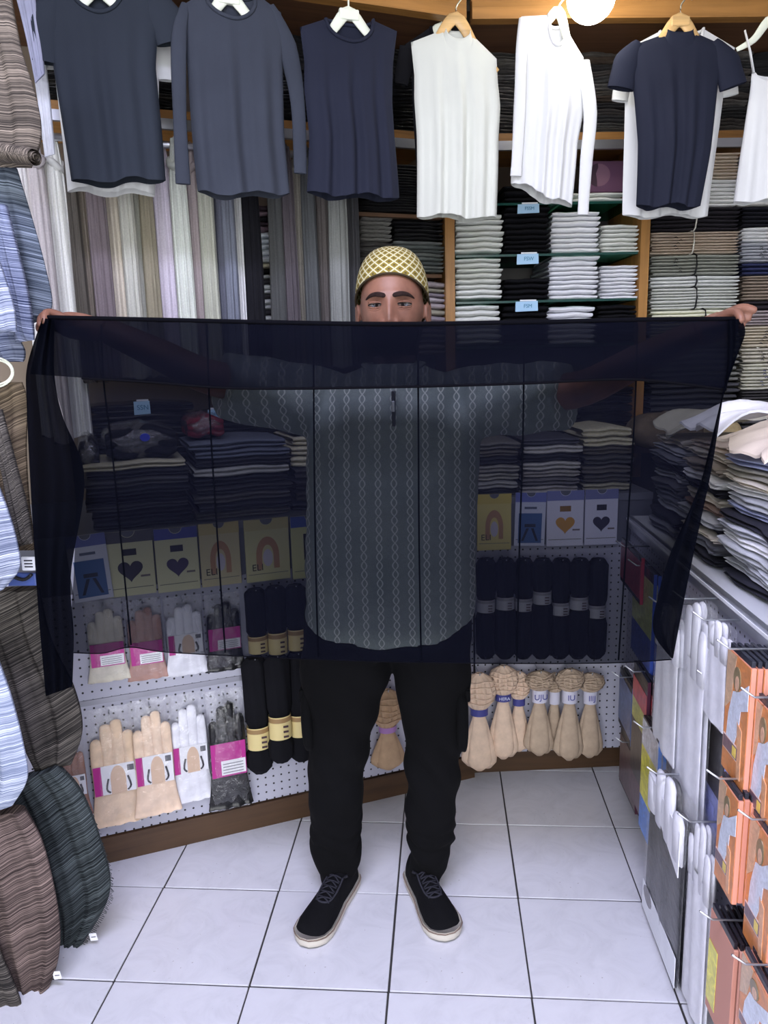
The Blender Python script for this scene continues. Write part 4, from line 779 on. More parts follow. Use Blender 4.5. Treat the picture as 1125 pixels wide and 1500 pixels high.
# ================================================================== GLOVE PACKS ON THE LEFT PEGBOARD
def glove_mb(w, h, r):
    m = MB(); fr = w * .132
    for k, (fx, fl) in enumerate(((-.345, .80), (-.115, .92), (.115, .95), (.345, .84))):
        x = fx * w; m.tube(catmull([(x * 1.02, .0, h * .45), (x, -.006, h * .62), (x * .98, -.006, h * (fl - .06)), (x * .96, -.003, h * fl)], 9), [fr, fr, fr * 1.02, fr, fr, fr * .98, fr * .92, fr * .75, fr * .3], 10, .55, True, (0, 1, 0))
    R = []
    for i in range(14):
        f = i / 13; ww = np.interp(f, [0, .25, .5, 1], [.60, .52, .47, .48]) * w; row = []
        for j in range(36):
            th = 2 * math.pi * j / 36; row.append((ww * math.cos(th), (.009 + .003 * math.sin(9 * th + r) * (1 - f)) * math.sin(th) + .002 * math.sin(14 * math.cos(th) + r) * (1 - f), h * .62 * f))
        R.append(row)
    m.grid(R, cv=True, flip=True); m.f += [tuple(len(m.v) - 36 * 14 + k for k in range(36)), tuple(len(m.v) - 1 - k for k in range(36))]; m.flat += [False] * 2; return m
def glove_pack(P, x0, x1, y0, y1, col, label, style, out=.02, bag_only_top=0):
    ym = (y0 + y1) / 2; xm = (x0 + x1) / 2; u0, u1 = upx(P, x0, ym, out), upx(P, x1, ym, out); z0, z1 = zpx(P, xm, y1, out), zpx(P, xm, y0, out); w, h = u1 - u0, z1 - z0
    t = thing('glove_pack', label, 'glove pack', P.w((u0 + u1) / 2, z0, out), P.rz); fm = wrapped((13, 13, 17)) if style == 'black' else fabric(col, .12, 30.)
    g = glove_mb(w * .98, h * .92, xm).obj('glove', fm, t); g.location = (0, .0, h * .02)
    z = h * (.30 if style != 'back' else .22); ch = h * .24
    if style == 'front':
        cb = MB().bbox((-w * .44, -.0145, z), (w * .44, -.0125, z + ch), .0006).obj('printed_card', plain((222, 222, 230), .4), t)
        MB().box((-w * .44, -.0152, z), (-w * .28, -.0146, z + ch)).obj('magenta_strip', plain((170, 40, 130), .4), cb)
        MB().prism([(w * .16 * math.cos(a) + w * .06, z + ch * .5 + ch * .46 * math.sin(a)) for a in np.linspace(0, math.pi, 13)] + [(-w * .10, z), (w * .22, z)], -.0152, -.0146).obj('arm_print', plain((206, 176, 152), .4), cb)
        for s in (-1, 1): MB().tube(catmull([(w * .06 + s * w * .2, -.0152, z + ch * .55), (w * .06 + s * w * .25, -.0152, z + ch * .2), (w * .06 + s * w * .18, -.0152, z + ch * .06)], 7), .0028, 6, .3, True, (0, 1, 0)).obj('hook_print', plain((48, 44, 52), .5), cb)
        MB().box((w * .26, -.0152, z + ch * .72), (w * .4, -.0146, z + ch * .92)).obj('barcode_print', plain((96, 96, 104), .5), cb)
    else:
        cb = MB().bbox((-w * .44, -.0145, z), (w * .44, -.0125, z + ch * 1.15), .0006).obj('printed_card', plain((176, 44, 136), .4), t)
        MB().box((-w * .2, -.0152, z + ch * .06), (w * .42, -.0146, z + ch * .55)).obj('white_label', plain((222, 222, 228), .4), cb)
        for k in range(4): MB().box((-w * .16, -.0156, z + ch * (.12 + .1 * k)), (w * .36, -.0152, z + ch * (.15 + .1 * k))).obj('print_line', plain((130, 130, 140), .5), cb)
    R = []
    for i in range(9):
        f = i / 8; d = .017 * math.sin(math.pi * min(1, f * 1.02)) ** .5 * (1 if f < .86 else (1 - f) / .14) + .001
        R.append([(w * .5 * math.cos(a) * (1 + .01 * math.sin(i * 2.)), d * math.sin(a) * (1.15 if math.sin(a) < 0 else .8) + .0015 * math.sin(5 * math.cos(a) + i), h * f) for a in np.linspace(0, 2 * math.pi, 28, endpoint=False)])
    MB().grid(R, cv=True, flip=True).obj('clear_bag', clear_plastic(.09, 34.), t)
    hk = MB().tube([(0, .02, h * .95), (0, -.012, h * .95), (0, -.018, h * .965)], .002, 6).obj('peg_hook', METAL, t); return t
GB, GB2, GW = (222, 196, 170), (226, 200, 178), (222, 222, 232)
for a in [(127, 184, 878, 1000, (212, 206, 192), 'cream glove pack with magenta card, upper row end', 'back'), (186, 240, 876, 997, (178, 142, 134), 'dusty pink glove pack with magenta card in the upper row', 'back'), (242, 299, 872, 990, GW, 'white glove pack in the upper row beside the dusty pink one', 'front'), (301, 354, 868, 984, (26, 26, 32), 'shiny black glove pack in the upper row', 'black'),
          (131, 203, 1034, 1211, GB, 'beige glove pack with gathered cuff in the lower row', 'front'), (194, 256, 1022, 1196, GB2, 'beige glove pack with smooth cuff in the lower row', 'front'), (249, 306, 1014, 1176, GW, 'white glove pack in the lower row above the wooden plinth', 'front'), (304, 362, 1008, 1186, (26, 26, 32), 'shiny black glove pack with magenta card in the lower row', 'black'),
          (84, 128, 1076, 1200, (150, 112, 100), 'brown glove pack half hidden by the dark green-black scarf', 'front')]:
    glove_pack(PL, *a, out=.02 if a[0] not in (194, 304) else .034)
# black leggings with gold bands
def legging(P, x, hw, y0, y1, band, label, out=.05, group=None, bc=(214, 196, 140)):
    u = upx(P, x, (y0 + y1) / 2, out); z1, z0 = zpx(P, x, y0, out), zpx(P, x, y1, out); k = abs(upx(P, x + hw, y1, out) - upx(P, x - hw, y1, out)) / 2; h = z1 - z0
    t = thing('black_hosiery', label, 'hosiery', P.w(u, z0, out), P.rz, group); bz = [(zpx(P, x, b, out) - z0) / h for b in band]
    f = np.linspace(0, 1, 18); prof = [(k * np.interp(q, [0, .05, bz[1] - .03, bz[1], bz[0], bz[0] + .05, .95, 1], [.55, 1.1, 1.15, .8, .8, 1.05, 1.1, .7]), h * q) for q in f]
    MB().lathe(prof, 28, lob=7, amp=[.07] * 18, sy=.75, ph=x).obj('folded_legs', fabric((17, 17, 22), .2), t)
    b = MB().lathe([(k * .99, h * bz[1]), (k * .99, h * bz[0])], 24, sy=.8, caps=False).obj('paper_band', plain(bc, .35), t)
    MB().lathe([(k * 1.0, h * (bz[1] * .25 + bz[0] * .75)), (k * 1.0, h * (bz[1] * .05 + bz[0] * .95))], 24, sy=.8, caps=False).obj('print_band', plain((150, 120, 80) if bc[2] < 160 and bc[0] > 60 else shade_rgb(bc, .8), .4), b)
    for q in range(3): MB().box((k * .1, -k * .84, h * (bz[1] * (.9 - .22 * q) + bz[0] * (.1 + .22 * q))), (k * .55, -k * .78, h * (bz[1] * (.82 - .22 * q) + bz[0] * (.18 + .22 * q)))).obj('print_mark', plain((70, 50, 56), .4), b)
    MB().tube([(0, out - .001, h * .985), (0, -.012, h * .985), (0, -.02, h * 1.0)], .002, 6).obj('peg_hook', METAL, t); return t
legging(PL, 377, 17, 962, 1132, (1062, 1094), 'long black hosiery bundle with gold leg-print band, beside the black glove pack', .04)
legging(PL, 409, 16.5, 958, 1116, (1046, 1079), 'black hosiery bundle with gold band in the middle of three', .075)
legging(PL, 439, 16, 954, 1114, (1044, 1075), 'black hosiery bundle with gold band beside the man\'s trousers', .06)
legging(PL, 376, 14.5, 862, 958, (930, 955), 'upper black hosiery bundle above the leg-print one', .05); legging(PL, 405, 14, 858, 958, (925, 956), 'upper black hosiery bundle in the middle, behind cloth hem', .06)
legging(PL, 434, 14, 856, 956, (920, 950), 'upper black hosiery bundle near the man\'s shirt hem', .055)
# nude sock bundles
def sock_bundle(P, x, hw, ytop, yband, ybot, col, band, label, out=.05, seed=0, txt=None, bh=7):
    r = random.Random(seed); u = upx(P, x, (ytop + ybot) / 2, out); Z = lambda y: zpx(P, x, y, out); z0 = Z(ybot); k = (upx(P, x + hw, yband, out) - upx(P, x - hw, yband, out)) / 2; t = thing('sock_bundle', label, 'socks', P.w(u, z0, out), P.rz)
    zb0, zb1, zt = Z(yband + bh) - z0, Z(yband - bh) - z0, Z(ytop) - z0; fm = fabric(col, .12, 30.); ph = r.uniform(0, 6)
    for q, (dx, dl, dy, s) in enumerate(((-.32, .96, .008, .62), (.34, 1.0, .004, .6), (.0, 1.0, -.010, .72))):    # the toes of the socks hang as separate lobes
        n = 12; pts = [(dx * k * 2 * (1 - f) * .8, dy * (1 - f), zb0 + .01 - (zb0 + .006) * dl * (1 - f)) for f in np.linspace(0, 1, n)]
        rad = [k * s * np.interp(f, [0, .04, .15, .5, 1], [.25, .72, 1.0, .82, .42]) for f in np.linspace(0, 1, n)]; MB().tube(pts, rad, 18, .5, True, (0, 1, 0)).obj('sock_toe', fm, t)
    MB().lathe([(k * .50, zb0), (k * .50, zb1)], 20, sy=.8, caps=False).obj('paper_band', plain(band, .4), t)
    if txt: link('lettering', text_mesh(txt, (zb1 - zb0) * .62), plain((70, 76, 150) if sum(band) > 450 else (214, 218, 240), .4), t, (0, -k * .41, (zb0 + zb1) / 2))
    hh = zt - zb1; prof = [(k * np.interp(f, [0, .15, .5, .85, 1], [.42, .66, .86, .72, .2]), zb1 - .004 + hh * f) for f in np.linspace(0, 1, 12)]
    MB().lathe(prof, 54, lob=13, amp=[.03 + .16 * math.sin(math.pi * min(1, f * 1.1)) for f in np.linspace(0, 1, 12)], sy=.72, ph=ph).obj('gathered_cuff', fm, t)
    for q in range(5): z = zb1 + hh * (.2 + .15 * q); rr = k * (.92 - .05 * abs(q - 2)); MB().tube([(rr * math.cos(a) * .98, -rr * .74 * abs(math.sin(a)) - .001, z + .003 * math.sin(4 * a + ph + q)) for a in np.linspace(0.15, math.pi - .15, 16)], .0022, 5).obj('ruffle', fm, t)
    MB().tube([(0, out - .001, zt - .01), (0, -.012, zt - .01), (0, -.018, zt + .002)], .002, 6).obj('peg_hook', METAL, t); return t
ND, ND2, ND3 = (222, 196, 174), (222, 196, 174), (182, 162, 142); VB, PBd = (70, 72, 140), (206, 204, 220)
for i, (x, hw, yt, yb_, ybt, c, b, l, o, tx) in enumerate([
    (702, 26, 984, 1041, 1128, ND, VB, 'pale nude sock bundle hanging lowest with a narrow violet band', .075, None), (737, 23, 973, 1020, 1111, ND, VB, 'pale nude sock bundle with violet band, right of the lowest one', .06, 'HERA'), (760, 18, 982, 1027, 1100, ND2, VB, 'nude sock bundle with violet band tucked behind its neighbours', .035, None),
    (790, 22, 981, 1018, 1106, ND3, PBd, 'tan sock bundle with fan-shaped cuff and lilac printed band', .07, 'UJU'), (812, 16, 984, 1021, 1098, ND3, PBd, 'tan sock bundle hanging between the two fan-cuffed ones', .03, None), (834, 22, 978, 1019, 1113, ND3, PBd, 'tan sock bundle with lilac band and long toes', .07, 'IU'),
    (864, 21, 984, 1020, 1109, ND3, PBd, 'tan sock bundle with lilac band nearest the bare pegboard', .05, 'lllJ')]):
    sock_bundle(PB, x, hw, yt, yb_, ybt, c, b, l, o, i, tx, 9 if b is PBd else 5)
sock_bundle(PL, 568, 25, 1008, 1066, 1127, (190, 160, 130), (176, 130, 190), 'nude sock bundle with pleated tail seen between the man\'s legs', .05, 9, None, 4)
for i, (x, y, l) in enumerate([(712, 886, 'black hosiery bundle behind the cloth beside the man\'s shirt'), (740, 882, 'second black hosiery bundle from the man\'s shirt on far counter'), (767, 884, 'black hosiery bundle hanging under the blue leg-print card'), (794, 874, 'black hosiery bundle hanging under the orange heart card'), (821, 890, 'black hosiery bundle between the two heart cards'), (848, 882, 'black hosiery bundle under the dark heart card'), (874, 894, 'black hosiery bundle nearest the far corner')]):
    legging(PB, x, 13.2, 818, 964, (y - 9, y + 9), l, .045 + .014 * (i % 2), None, (168, 168, 178))
# ================================================================== PACKS ON THE RIGHT HOOK PANEL
def rpack(x0, x1, y0, y1, out, n, style, label, th=.009, gap=.0025, group=None):
    """flat packs facing the aisle; x0 far edge, x1 near edge in px, y0/y1 top and bottom at mid width; n packs hang one behind the other"""
    ym = (y0 + y1) / 2; xm = (x0 + x1) / 2; ua, ub = upx(PR, x0, ym, out), upx(PR, x1, ym, out); z1, z0 = zpx(PR, xm, y0, out), zpx(PR, xm, y1, out); w, h = ub - ua, z1 - z0; res = []
    z0 = max(z0, .012); h = z1 - z0
    for k in range(n):
        o = out - k * (th + gap)
        if o < .012: break
        lab = label if n == 1 else label + ', ' + ('front one' if k == 0 else ORD[k] + ' on its hook')
        t = thing('hosiery_pack' if style in ('orange', 'skin') else 'glove_pack' if style in ('white', 'black') else 'hosiery_pack', lab, 'pack', PR.w((ua + ub) / 2 + rnd.uniform(-.002, .002), z0 + rnd.uniform(-.003, .003), o), PR.rz + rnd.uniform(-.02, .02), label if n > 1 else None)
        if style == 'orange':
            MB().bbox((-w / 2, 0, 0), (w / 2, th, h), .0012).obj('folded_hosiery', plain((196, 130, 112) if k % 2 else (208, 142, 122), .5), t)
            f = MB().bbox((-w / 2 + .001, -.0012, .001), (w / 2 - .001, -.0001, h - .001), .0004).obj('printed_front', printed((206, 122, 48), .25), t)
            if k == 0:
                P_ = lambda pts, nm, c, y=-.0018: MB().prism([(w * a, h * b) for a, b in pts], y, -.0012).obj(nm, printed(c, .22, 60.), f)
                el = lambda cx, cz, rx, rz, n=14: [(cx + rx * math.cos(q), cz + rz * math.sin(q)) for q in np.linspace(0, 2 * math.pi, n, endpoint=False)]
                P_([(-.5, .99), (-.1, .99), (-.25, .6), (-.5, .5)], 'backdrop_print', (196, 160, 128)); P_([(-.16, .70), (.10, .74), (.46, .86), (.48, .66), (.2, .6), (.16, .44), (.02, .30), (-.34, .30), (-.3, .5)], 'dress_print', (204, 212, 230), -.0022)
                P_(el(-.02, .82, .15, .10), 'hair_print', (112, 96, 56), -.0026); P_(el(.0, .79, .08, .06), 'face_print', (206, 160, 130), -.003); P_([(.1, .5), (.3, .46), (.34, .06), (.2, .06)], 'leg_print', (216, 156, 112), -.0024)
                P_([(-.46, .3), (.2, .3), (.2, .18), (-.46, .18)], 'label_frame', (226, 196, 186), -.0022); P_([(-.44, .29), (.18, .29), (.18, .19), (-.44, .19)], 'label_print', (92, 60, 80), -.0026); P_([(-.02, .28), (.14, .28), (.14, .2), (-.02, .2)], 'yellow_print', (226, 196, 70), -.003)
            MB().bbox((-w / 2 + .004, .001, h), (w / 2 - .004, th - .001, h + .012), .0008).obj('dark_top', plain((44, 46, 56), .25), t)
        elif style == 'skin':
            MB().bbox((-w / 2, 0, 0), (w / 2, th, h), .0012).obj('folded_hosiery', plain((204, 152, 136) if k % 2 else (188, 132, 116), .5), t); MB().bbox((-w / 2 + .004, .001, h), (w / 2 - .004, th - .001, h + .014), .0008).obj('dark_top', plain((34, 32, 38), .25), t)
            if k == 0: MB().bbox((-w / 2 + .002, -.0012, h * .1), (-w * .1, -.0001, h * .7), .0004).obj('yellow_card', printed((222, 214, 60)), t)
        elif style in ('white', 'black'):
            c = (226, 226, 234) if style == 'white' else (24, 25, 32); fm = fabric(c, .08, 30.) if style == 'white' else wrapped(c)
            R = []
            for i in range(16):
                f = i / 15; row = []
                for j in range(30):
                    a = 2 * math.pi * j / 30; row.append((w * .46 * math.cos(a) * (1 - .12 * f), th / 2 + (th * .55 + .0018 * math.sin(7 * math.cos(a) + k + 2 * f)) * math.sin(a), h * .74 * f))
                R.append(row)
            MB().grid(R, cv=True, flip=True).obj('sleeve', fm, t)
            gm = fabric((228, 228, 236), .05, 30.)
            for q, (fx, fl) in enumerate(((-.34, .86), (-.12, .96), (.1, 1.0), (.32, .9))):
                MB().tube([(fx * w, th * .5, h * .66), (fx * w, th * .4, h * (fl * .6 + .27)), (fx * w * 1.02, th * .4, h * (fl - .03)), (fx * w * 1.02, th * .4, h * (fl - .008)), (fx * w * 1.02, th * .4, h * fl)], [w * .112, w * .112, w * .105, w * .075, w * .02], 10, .28, True, (0, 1, 0)).obj('glove_finger', gm if k == 0 or style == 'white' else fm, t)
            if style == 'black' and k == 0:
                MB().bbox((-w * .46, -.002, 0), (w * .46, -.0005, h * .17), .0004).obj('white_label', plain((226, 228, 236), .4), t); MB().prism([(w * (-.3 + .12 * math.cos(a)), h * .13 + h * .05 * math.sin(a)) for a in np.linspace(0, 6.2, 14)], -.0026, -.002).obj('photo_print', printed((110, 108, 116)), t)
                MB().prism([(w * x, h * y) for x, y in ((-.4, .76), (.42, .60), (.42, .84), (-.4, .86))], -.0030, -.0008).obj('glove_palm', plain((226, 226, 234), .5), t)
            R = [[(w * .5 * math.cos(a), th * .5 + (th * .8 + .001 * math.sin(6 * a + i)) * math.sin(a) * (1 if i < 8 else .2), h * 1.03 * i / 8) for a in np.linspace(0, 2 * math.pi, 24, endpoint=False)] for i in range(9)]
            MB().grid(R, cv=True, flip=True).obj('clear_bag', clear_plastic(.12, 30.), t)
        else:   # thin printed packs: list of (fraction from, to, colour) bands from the bottom up
            MB().bbox((-w / 2, 0, 0), (w / 2, th, h), .001).obj('sleeve', wrapped((40, 38, 44)), t)
            for a, b, c in style: MB().box((-w / 2 + .001, -.0012, h * a), (w / 2 - .001, -.0001, h * b)).obj('print_band', printed(c), t)
            MB().bbox((w / 2, .0, 0), (w / 2 + .0012, th, h), .0003).obj('edge_strip', plain(style[0][2], .35), t)
        res.append(t)
    # wire hook that carries the packs
    zt = z1 + (.02 if style in ('orange', 'skin') else .0); hkt = thing('display_hook', 'wire display hook carrying ' + label.split(',')[0][:60], 'hook', PR.w((ua + ub) / 2, zt, 0), PR.rz)
    MB().tube([(0, 0, 0), (0, -out - .02, 0), (0, -out - .045, .018)], .0022, 7).obj('prong', METAL, hkt); MB().bbox((-.012, -.003, -.012), (.012, .0, .012), .001).obj('back_plate', METAL, hkt)
    MB().tube([(0, -.004, -.001), (0, -out - .01, -.022)] , .0012, 5).obj('brace', METAL, hkt) if False else None
    return res
YB = [(0, .3, (50, 120, 210)), (.3, .75, (226, 220, 60)), (.75, .98, (210, 212, 222))]; DKB = [(0, .2, (80, 40, 60)), (.2, .6, (30, 28, 34)), (.6, .75, (190, 190, 90)), (.75, .9, (190, 40, 60))]; BLW = [(.1, .9, (92, 112, 160))]
rpack(906, 926, 990, 1078, .05, 2, BLW, 'blue printed hosiery pack at the far end of hook panel'); rpack(908, 932, 1085, 1172, .045, 2, [(.05, .9, (70, 36, 52))], 'dark wine hosiery pack below the blue printed one')
rpack(924, 946, 978, 1190, .07, 3, DKB, 'tall dark hosiery pack with red top print'); rpack(938, 962, 1060, 1240, .085, 2, YB, 'yellow and blue hosiery pack beside the tall dark one')
rpack(955, 992, 880, 1110, .085, 2, 'white', 'long white glove pack furthest along the hook panel'); rpack(985, 1030, 870, 1200, .07, 2, 'white', 'extra long white glove pack in the middle of hook panel'); rpack(1022, 1064, 905, 1060, .065, 2, 'white', 'white glove pack behind the orange packs')
rpack(1026, 1062, 985, 1262, .035, 1, [(0, .38, (150, 158, 214)), (.38, 1, (22, 22, 28))], 'black pack with pale lilac lower card behind orange packs')
rpack(942, 1000, 1126, 1418, .1, 2, 'black', 'black arm-sleeve pack with white glove hanging close to floor'); rpack(998, 1036, 1190, 1500, .085, 2, 'white', 'white arm-sleeve pack next to the black sleeve pack')
rpack(1062, 1096, 960, 1152, .075, 6, 'orange', 'orange hosiery pack on the upper hook'); rpack(1050, 1078, 1148, 1312, .088, 6, 'orange', 'orange hosiery pack on the middle hook'); rpack(1098, 1132, 1030, 1235, .06, 3, 'orange', 'orange hosiery pack on the upper near hook')
rpack(1092, 1130, 1206, 1410, .065, 4, 'orange', 'orange hosiery pack on the lower near hook'); rpack(1036, 1072, 1352, 1520, .09, 6, 'skin', 'salmon hosiery pack with yellow card on lowest hook'); rpack(1082, 1128, 1420, 1560, .08, 4, 'orange', 'orange hosiery pack on lowest near hook')
rpack(908, 940, 800, 868, .06, 1, [(.1, .9, (170, 40, 66))], 'red printed pack seen through the black cloth'); rpack(926, 956, 826, 975, .05, 2, [(.0, .35, (60, 84, 170)), (.35, .9, (190, 200, 120))], 'green and blue printed pack seen through the black cloth')
# ================================================================== THE MAN
SKIN = NT('skin')
_c = SKIN.ramp(SKIN.noise(SKIN.coord(), 22., 4), [(.3, s2l((104, 70, 56))), (.7, s2l((134, 93, 75)))]); SKIN.bump(SKIN.noise(SKIN.coord(), 240., 2), .12, .001)
SKIN.b.inputs['Subsurface Weight'].default_value = .08; SKIN.b.inputs['Subsurface Radius'].default_value = (.01, .004, .002); SKINM = SKIN.set(_c, .48, spec=.4)
man = thing('person', 'man in patterned cap and grey shirt holding up a sheer black cloth', 'person', (-.13, 1.86, 0)); MO = np.array((-.13, 1.86, 0.))
def remesh(mb, name, mat, voxel, smooth=4, disp=None, parent=man, fac=.5):
    me = mb.mesh(name + '_raw'); o = bpy.data.objects.new(name, me); COL.objects.link(o)
    m = o.modifiers.new('remesh', 'REMESH'); m.mode = 'VOXEL'; m.voxel_size = voxel; m.use_smooth_shade = True
    s = o.modifiers.new('smooth', 'SMOOTH'); s.iterations = smooth; s.factor = fac
    dg = bpy.context.evaluated_depsgraph_get(); me2 = bpy.data.meshes.new_from_object(o.evaluated_get(dg)); bpy.data.objects.remove(o); bpy.data.meshes.remove(me)
    n = len(me2.vertices); co = np.empty(n * 3, np.float32); me2.vertices.foreach_get('co', co); co = co.reshape(-1, 3).astype(float)
    if disp is not None:
        no = np.empty(n * 3, np.float32); me2.vertex_normals.foreach_get('vector', no); co = disp(co, no.reshape(-1, 3))
    co = co - MO; me2.vertices.foreach_set('co', co.astype(np.float32).ravel()); me2.name = name; me2.materials.clear(); me2.update()
    me2.polygons.foreach_set('use_smooth', [True] * len(me2.polygons)); return link(name, me2, mat, parent)
g2 = lambda x, z, cx, cz, sx, sz: np.exp(-((x - cx) / sx) ** 2 - ((z - cz) / sz) ** 2)
HC = np.array((-.116, 1.835, 1.578))
def head_grid(n=150, m=130):
    th = np.linspace(0, 2 * math.pi, n, endpoint=False)[:, None]; ph = np.linspace(.02, math.pi - .02, m)[None, :]
    x = np.sin(ph) * np.cos(th); y = np.sin(ph) * np.sin(th); z = np.cos(ph) + 0 * th; e = .92
    X = .0735 * np.sign(x) * abs(x) ** e; Y = .097 * np.sign(y) * abs(y) ** e; Z = np.where(z > 0, .122, .124) * z
    t = np.clip(-Z / .12, 0, 1); X = X * (1 - .30 * t ** 1.6); Y = np.where(Y > 0, Y * (1 - .45 * t ** 1.2), Y * (1 - .10 * t ** 2))
    fr = np.clip(-Y / .06, 0, 1) ** .7; ax = abs(X); d = np.zeros_like(X)
    d += .0075 * g2(ax, Z, .028, .025, .026, .010) - .0125 * g2(ax, Z, .031, .003, .016, .012) + .0065 * g2(ax, Z, .045, -.034, .017, .016)
    nr = np.interp(Z, [-.052, -.046, -.036, -.02, .0, .014, .024], [0, .014, .026, .020, .012, .005, 0]); d += nr * np.exp(-(X / np.interp(Z, [-.045, -.03, .02], [.0165, .0125, .0095])) ** 2)
    d += .0155 * g2(ax, Z, .0190, -.036, .0075, .0090) + .0055 * g2(ax, Z, 0, -.064, .022, .005) + .006 * g2(ax, Z, 0, -.079, .018, .006) - .004 * g2(ax, Z, 0, -.071, .024, .0025) + .007 * g2(ax, Z, 0, -.108, .02, .015)
    return np.stack([X, Y - d * fr, Z], -1)
HG = head_grid(); _hf = HG.reshape(-1, 3); _hf = _hf[_hf[:, 1] < -.01]
def face(x, z, out=0.): i = np.argmin((_hf[:, 0] - x) ** 2 + (_hf[:, 2] - z) ** 2); return np.array((x, _hf[i, 1] - out, z)) + HC
hx = lambda px, py, Y: PY(Y).hit(px, py)
SR, SL_ = np.array((.070, 1.855, 1.365)), np.array((-.302, 1.855, 1.372))
ER, EL = hx(850, 570, 1.70), hx(305, 552, 1.70); WR, WL = hx(1022, 487, 1.60), hx(150, 481, 1.61)
body = MB(); body.grid(HG + HC, cu=True, flip=False); nH = HG.shape
for sx in (-1, 1):   # ears
    R = [[(HC[0] + sx * (.0775 + .009 * math.sin(v) + .006 * math.cos(a) * math.sin(v)), HC[1] + .012 + .017 * math.cos(a) * math.sin(v), HC[2] - .012 + .031 * math.sin(a) * math.sin(v) + 0 * v) for a in np.linspace(0, 2 * math.pi, 16, endpoint=False)] for v in np.linspace(.1, math.pi - .1, 9)]
    R = [[(p[0] + sx * .006 * (1 - 2 * i / 8), p[1], p[2]) for p in row] for i, row in enumerate(R)]; body.grid(R, cv=True); b0 = len(body.v) - 9 * 16; body.f += [tuple(b0 + k for k in range(16)), tuple(len(body.v) - 1 - k for k in range(16))]; body.flat += [False] * 2
body.tube([HC + (0, .02, -.06), HC + (0, .03, -.12), (-.118, 1.865, 1.41), (-.12, 1.865, 1.34)], [.052, .053, .058, .075], 20)
body.tube([(-.125, 1.855, .86), (-.125, 1.855, .95), (-.122, 1.85, 1.1), (-.118, 1.85, 1.25), (-.117, 1.855, 1.34), (-.117, 1.86, 1.40)], [.15, .155, .15, .165, .165, .10], 24, .66, True, (0, 1, 0))
for S, E_, Wt in ((SR, ER, WR), (SL_, EL, WL)): body.tube(catmull([S + (S - E_) * .25, S, (S + E_) / 2, E_, (E_ + Wt) / 2, Wt], 22), np.interp(np.linspace(0, 5, 22), [0, 1, 2, 3, 4, 5], [.05, .052, .046, .040, .035, .026]), 16)
LEGS = {}
def legpath(rows, Y0, Y1):
    pts, rad = [], []
    for i, (y, a, b) in enumerate(rows): Y = Y0 + (Y1 - Y0) * i / (len(rows) - 1); p, q = hx(a, y, Y), hx(b, y, Y); pts.append((p + q) / 2); rad.append((q - p)[0] / 2)
    return pts, rad
lrows = [(930, 444, 580), (985, 440, 570), (1030, 443, 556), (1080, 449, 543), (1130, 452, 534), (1180, 453, 531), (1230, 456, 529), (1262, 463, 526), (1284, 469, 522)]
rrows = [(930, 568, 692), (985, 577, 690), (1030, 584, 686), (1080, 591, 680), (1130, 595, 673), (1180, 594, 669), (1230, 596, 664), (1262, 599, 654), (1282, 601, 645)]
for rows_ in (lrows, rrows):
    p, r_ = legpath(rows_, 1.86, 1.885); body.tube([np.array((p[0][0], 1.86, .90))] + p, [.09] + [q * .62 for q in r_], 16)
# hands: palm and five fingers each, posed on the corners of the cloth
def finger(pts, r0):
    p = catmull(pts, 12); body.tube(p, np.interp(np.linspace(0, 1, 12), [0, .3, .5, .75, .93, 1], [1.0, 1.0, .97, .9, .78, .45]) * r0, 10)
def palm(a, b, w, t): body.tube(catmull([a, a * .6 + b * .4, b], 9), np.interp(np.linspace(0, 1, 9), [0, .25, .55, .85, 1], [.7, .85, 1.0, .92, .45]) * w, 16, t / w, True, (0, 1, 0))
palm(WR + (0, 0, -.004), hx(1068, 472, 1.588), .030, .015); palm(WL + (0, 0, -.004), hx(84, 473, 1.598), .030, .015)
finger([hx(1046, 470, 1.583), hx(1074, 457, 1.553), hx(1084, 463, 1.535), hx(1086, 474, 1.528)], .0095); finger([hx(1046, 468, 1.592), hx(1082, 452, 1.60), hx(1097, 452, 1.60), hx(1109, 456, 1.595)], .0095)
finger([hx(1050, 474, 1.596), hx(1080, 463, 1.61), hx(1092, 466, 1.605), hx(1101, 467, 1.60)], .0088); finger([hx(1058, 474, 1.60), hx(1074, 474, 1.615), hx(1084, 477, 1.612), hx(1091, 479, 1.605)], .0078)
finger([hx(1030, 478, 1.58), hx(1048, 483, 1.565), hx(1062, 482, 1.56), hx(1074, 477, 1.558)], .0105)
finger([hx(108, 471, 1.593), hx(74, 458, 1.563), hx(65, 464, 1.540), hx(66, 475, 1.532)], .0095); finger([hx(108, 474, 1.60), hx(70, 461, 1.598), hx(60, 468, 1.580), hx(59, 478, 1.562)], .0092)
finger([hx(94, 470, 1.605), hx(70, 470, 1.608), hx(58, 476, 1.592), hx(57, 485, 1.574)], .0086); finger([hx(96, 477, 1.605), hx(76, 479, 1.61), hx(65, 484, 1.598), hx(62, 491, 1.585)], .0077)
finger([hx(128, 478, 1.585), hx(108, 484, 1.566), hx(92, 484, 1.56), hx(78, 478, 1.558)], .0105)
bd = remesh(body, 'body', SKINM, .0036, 3)
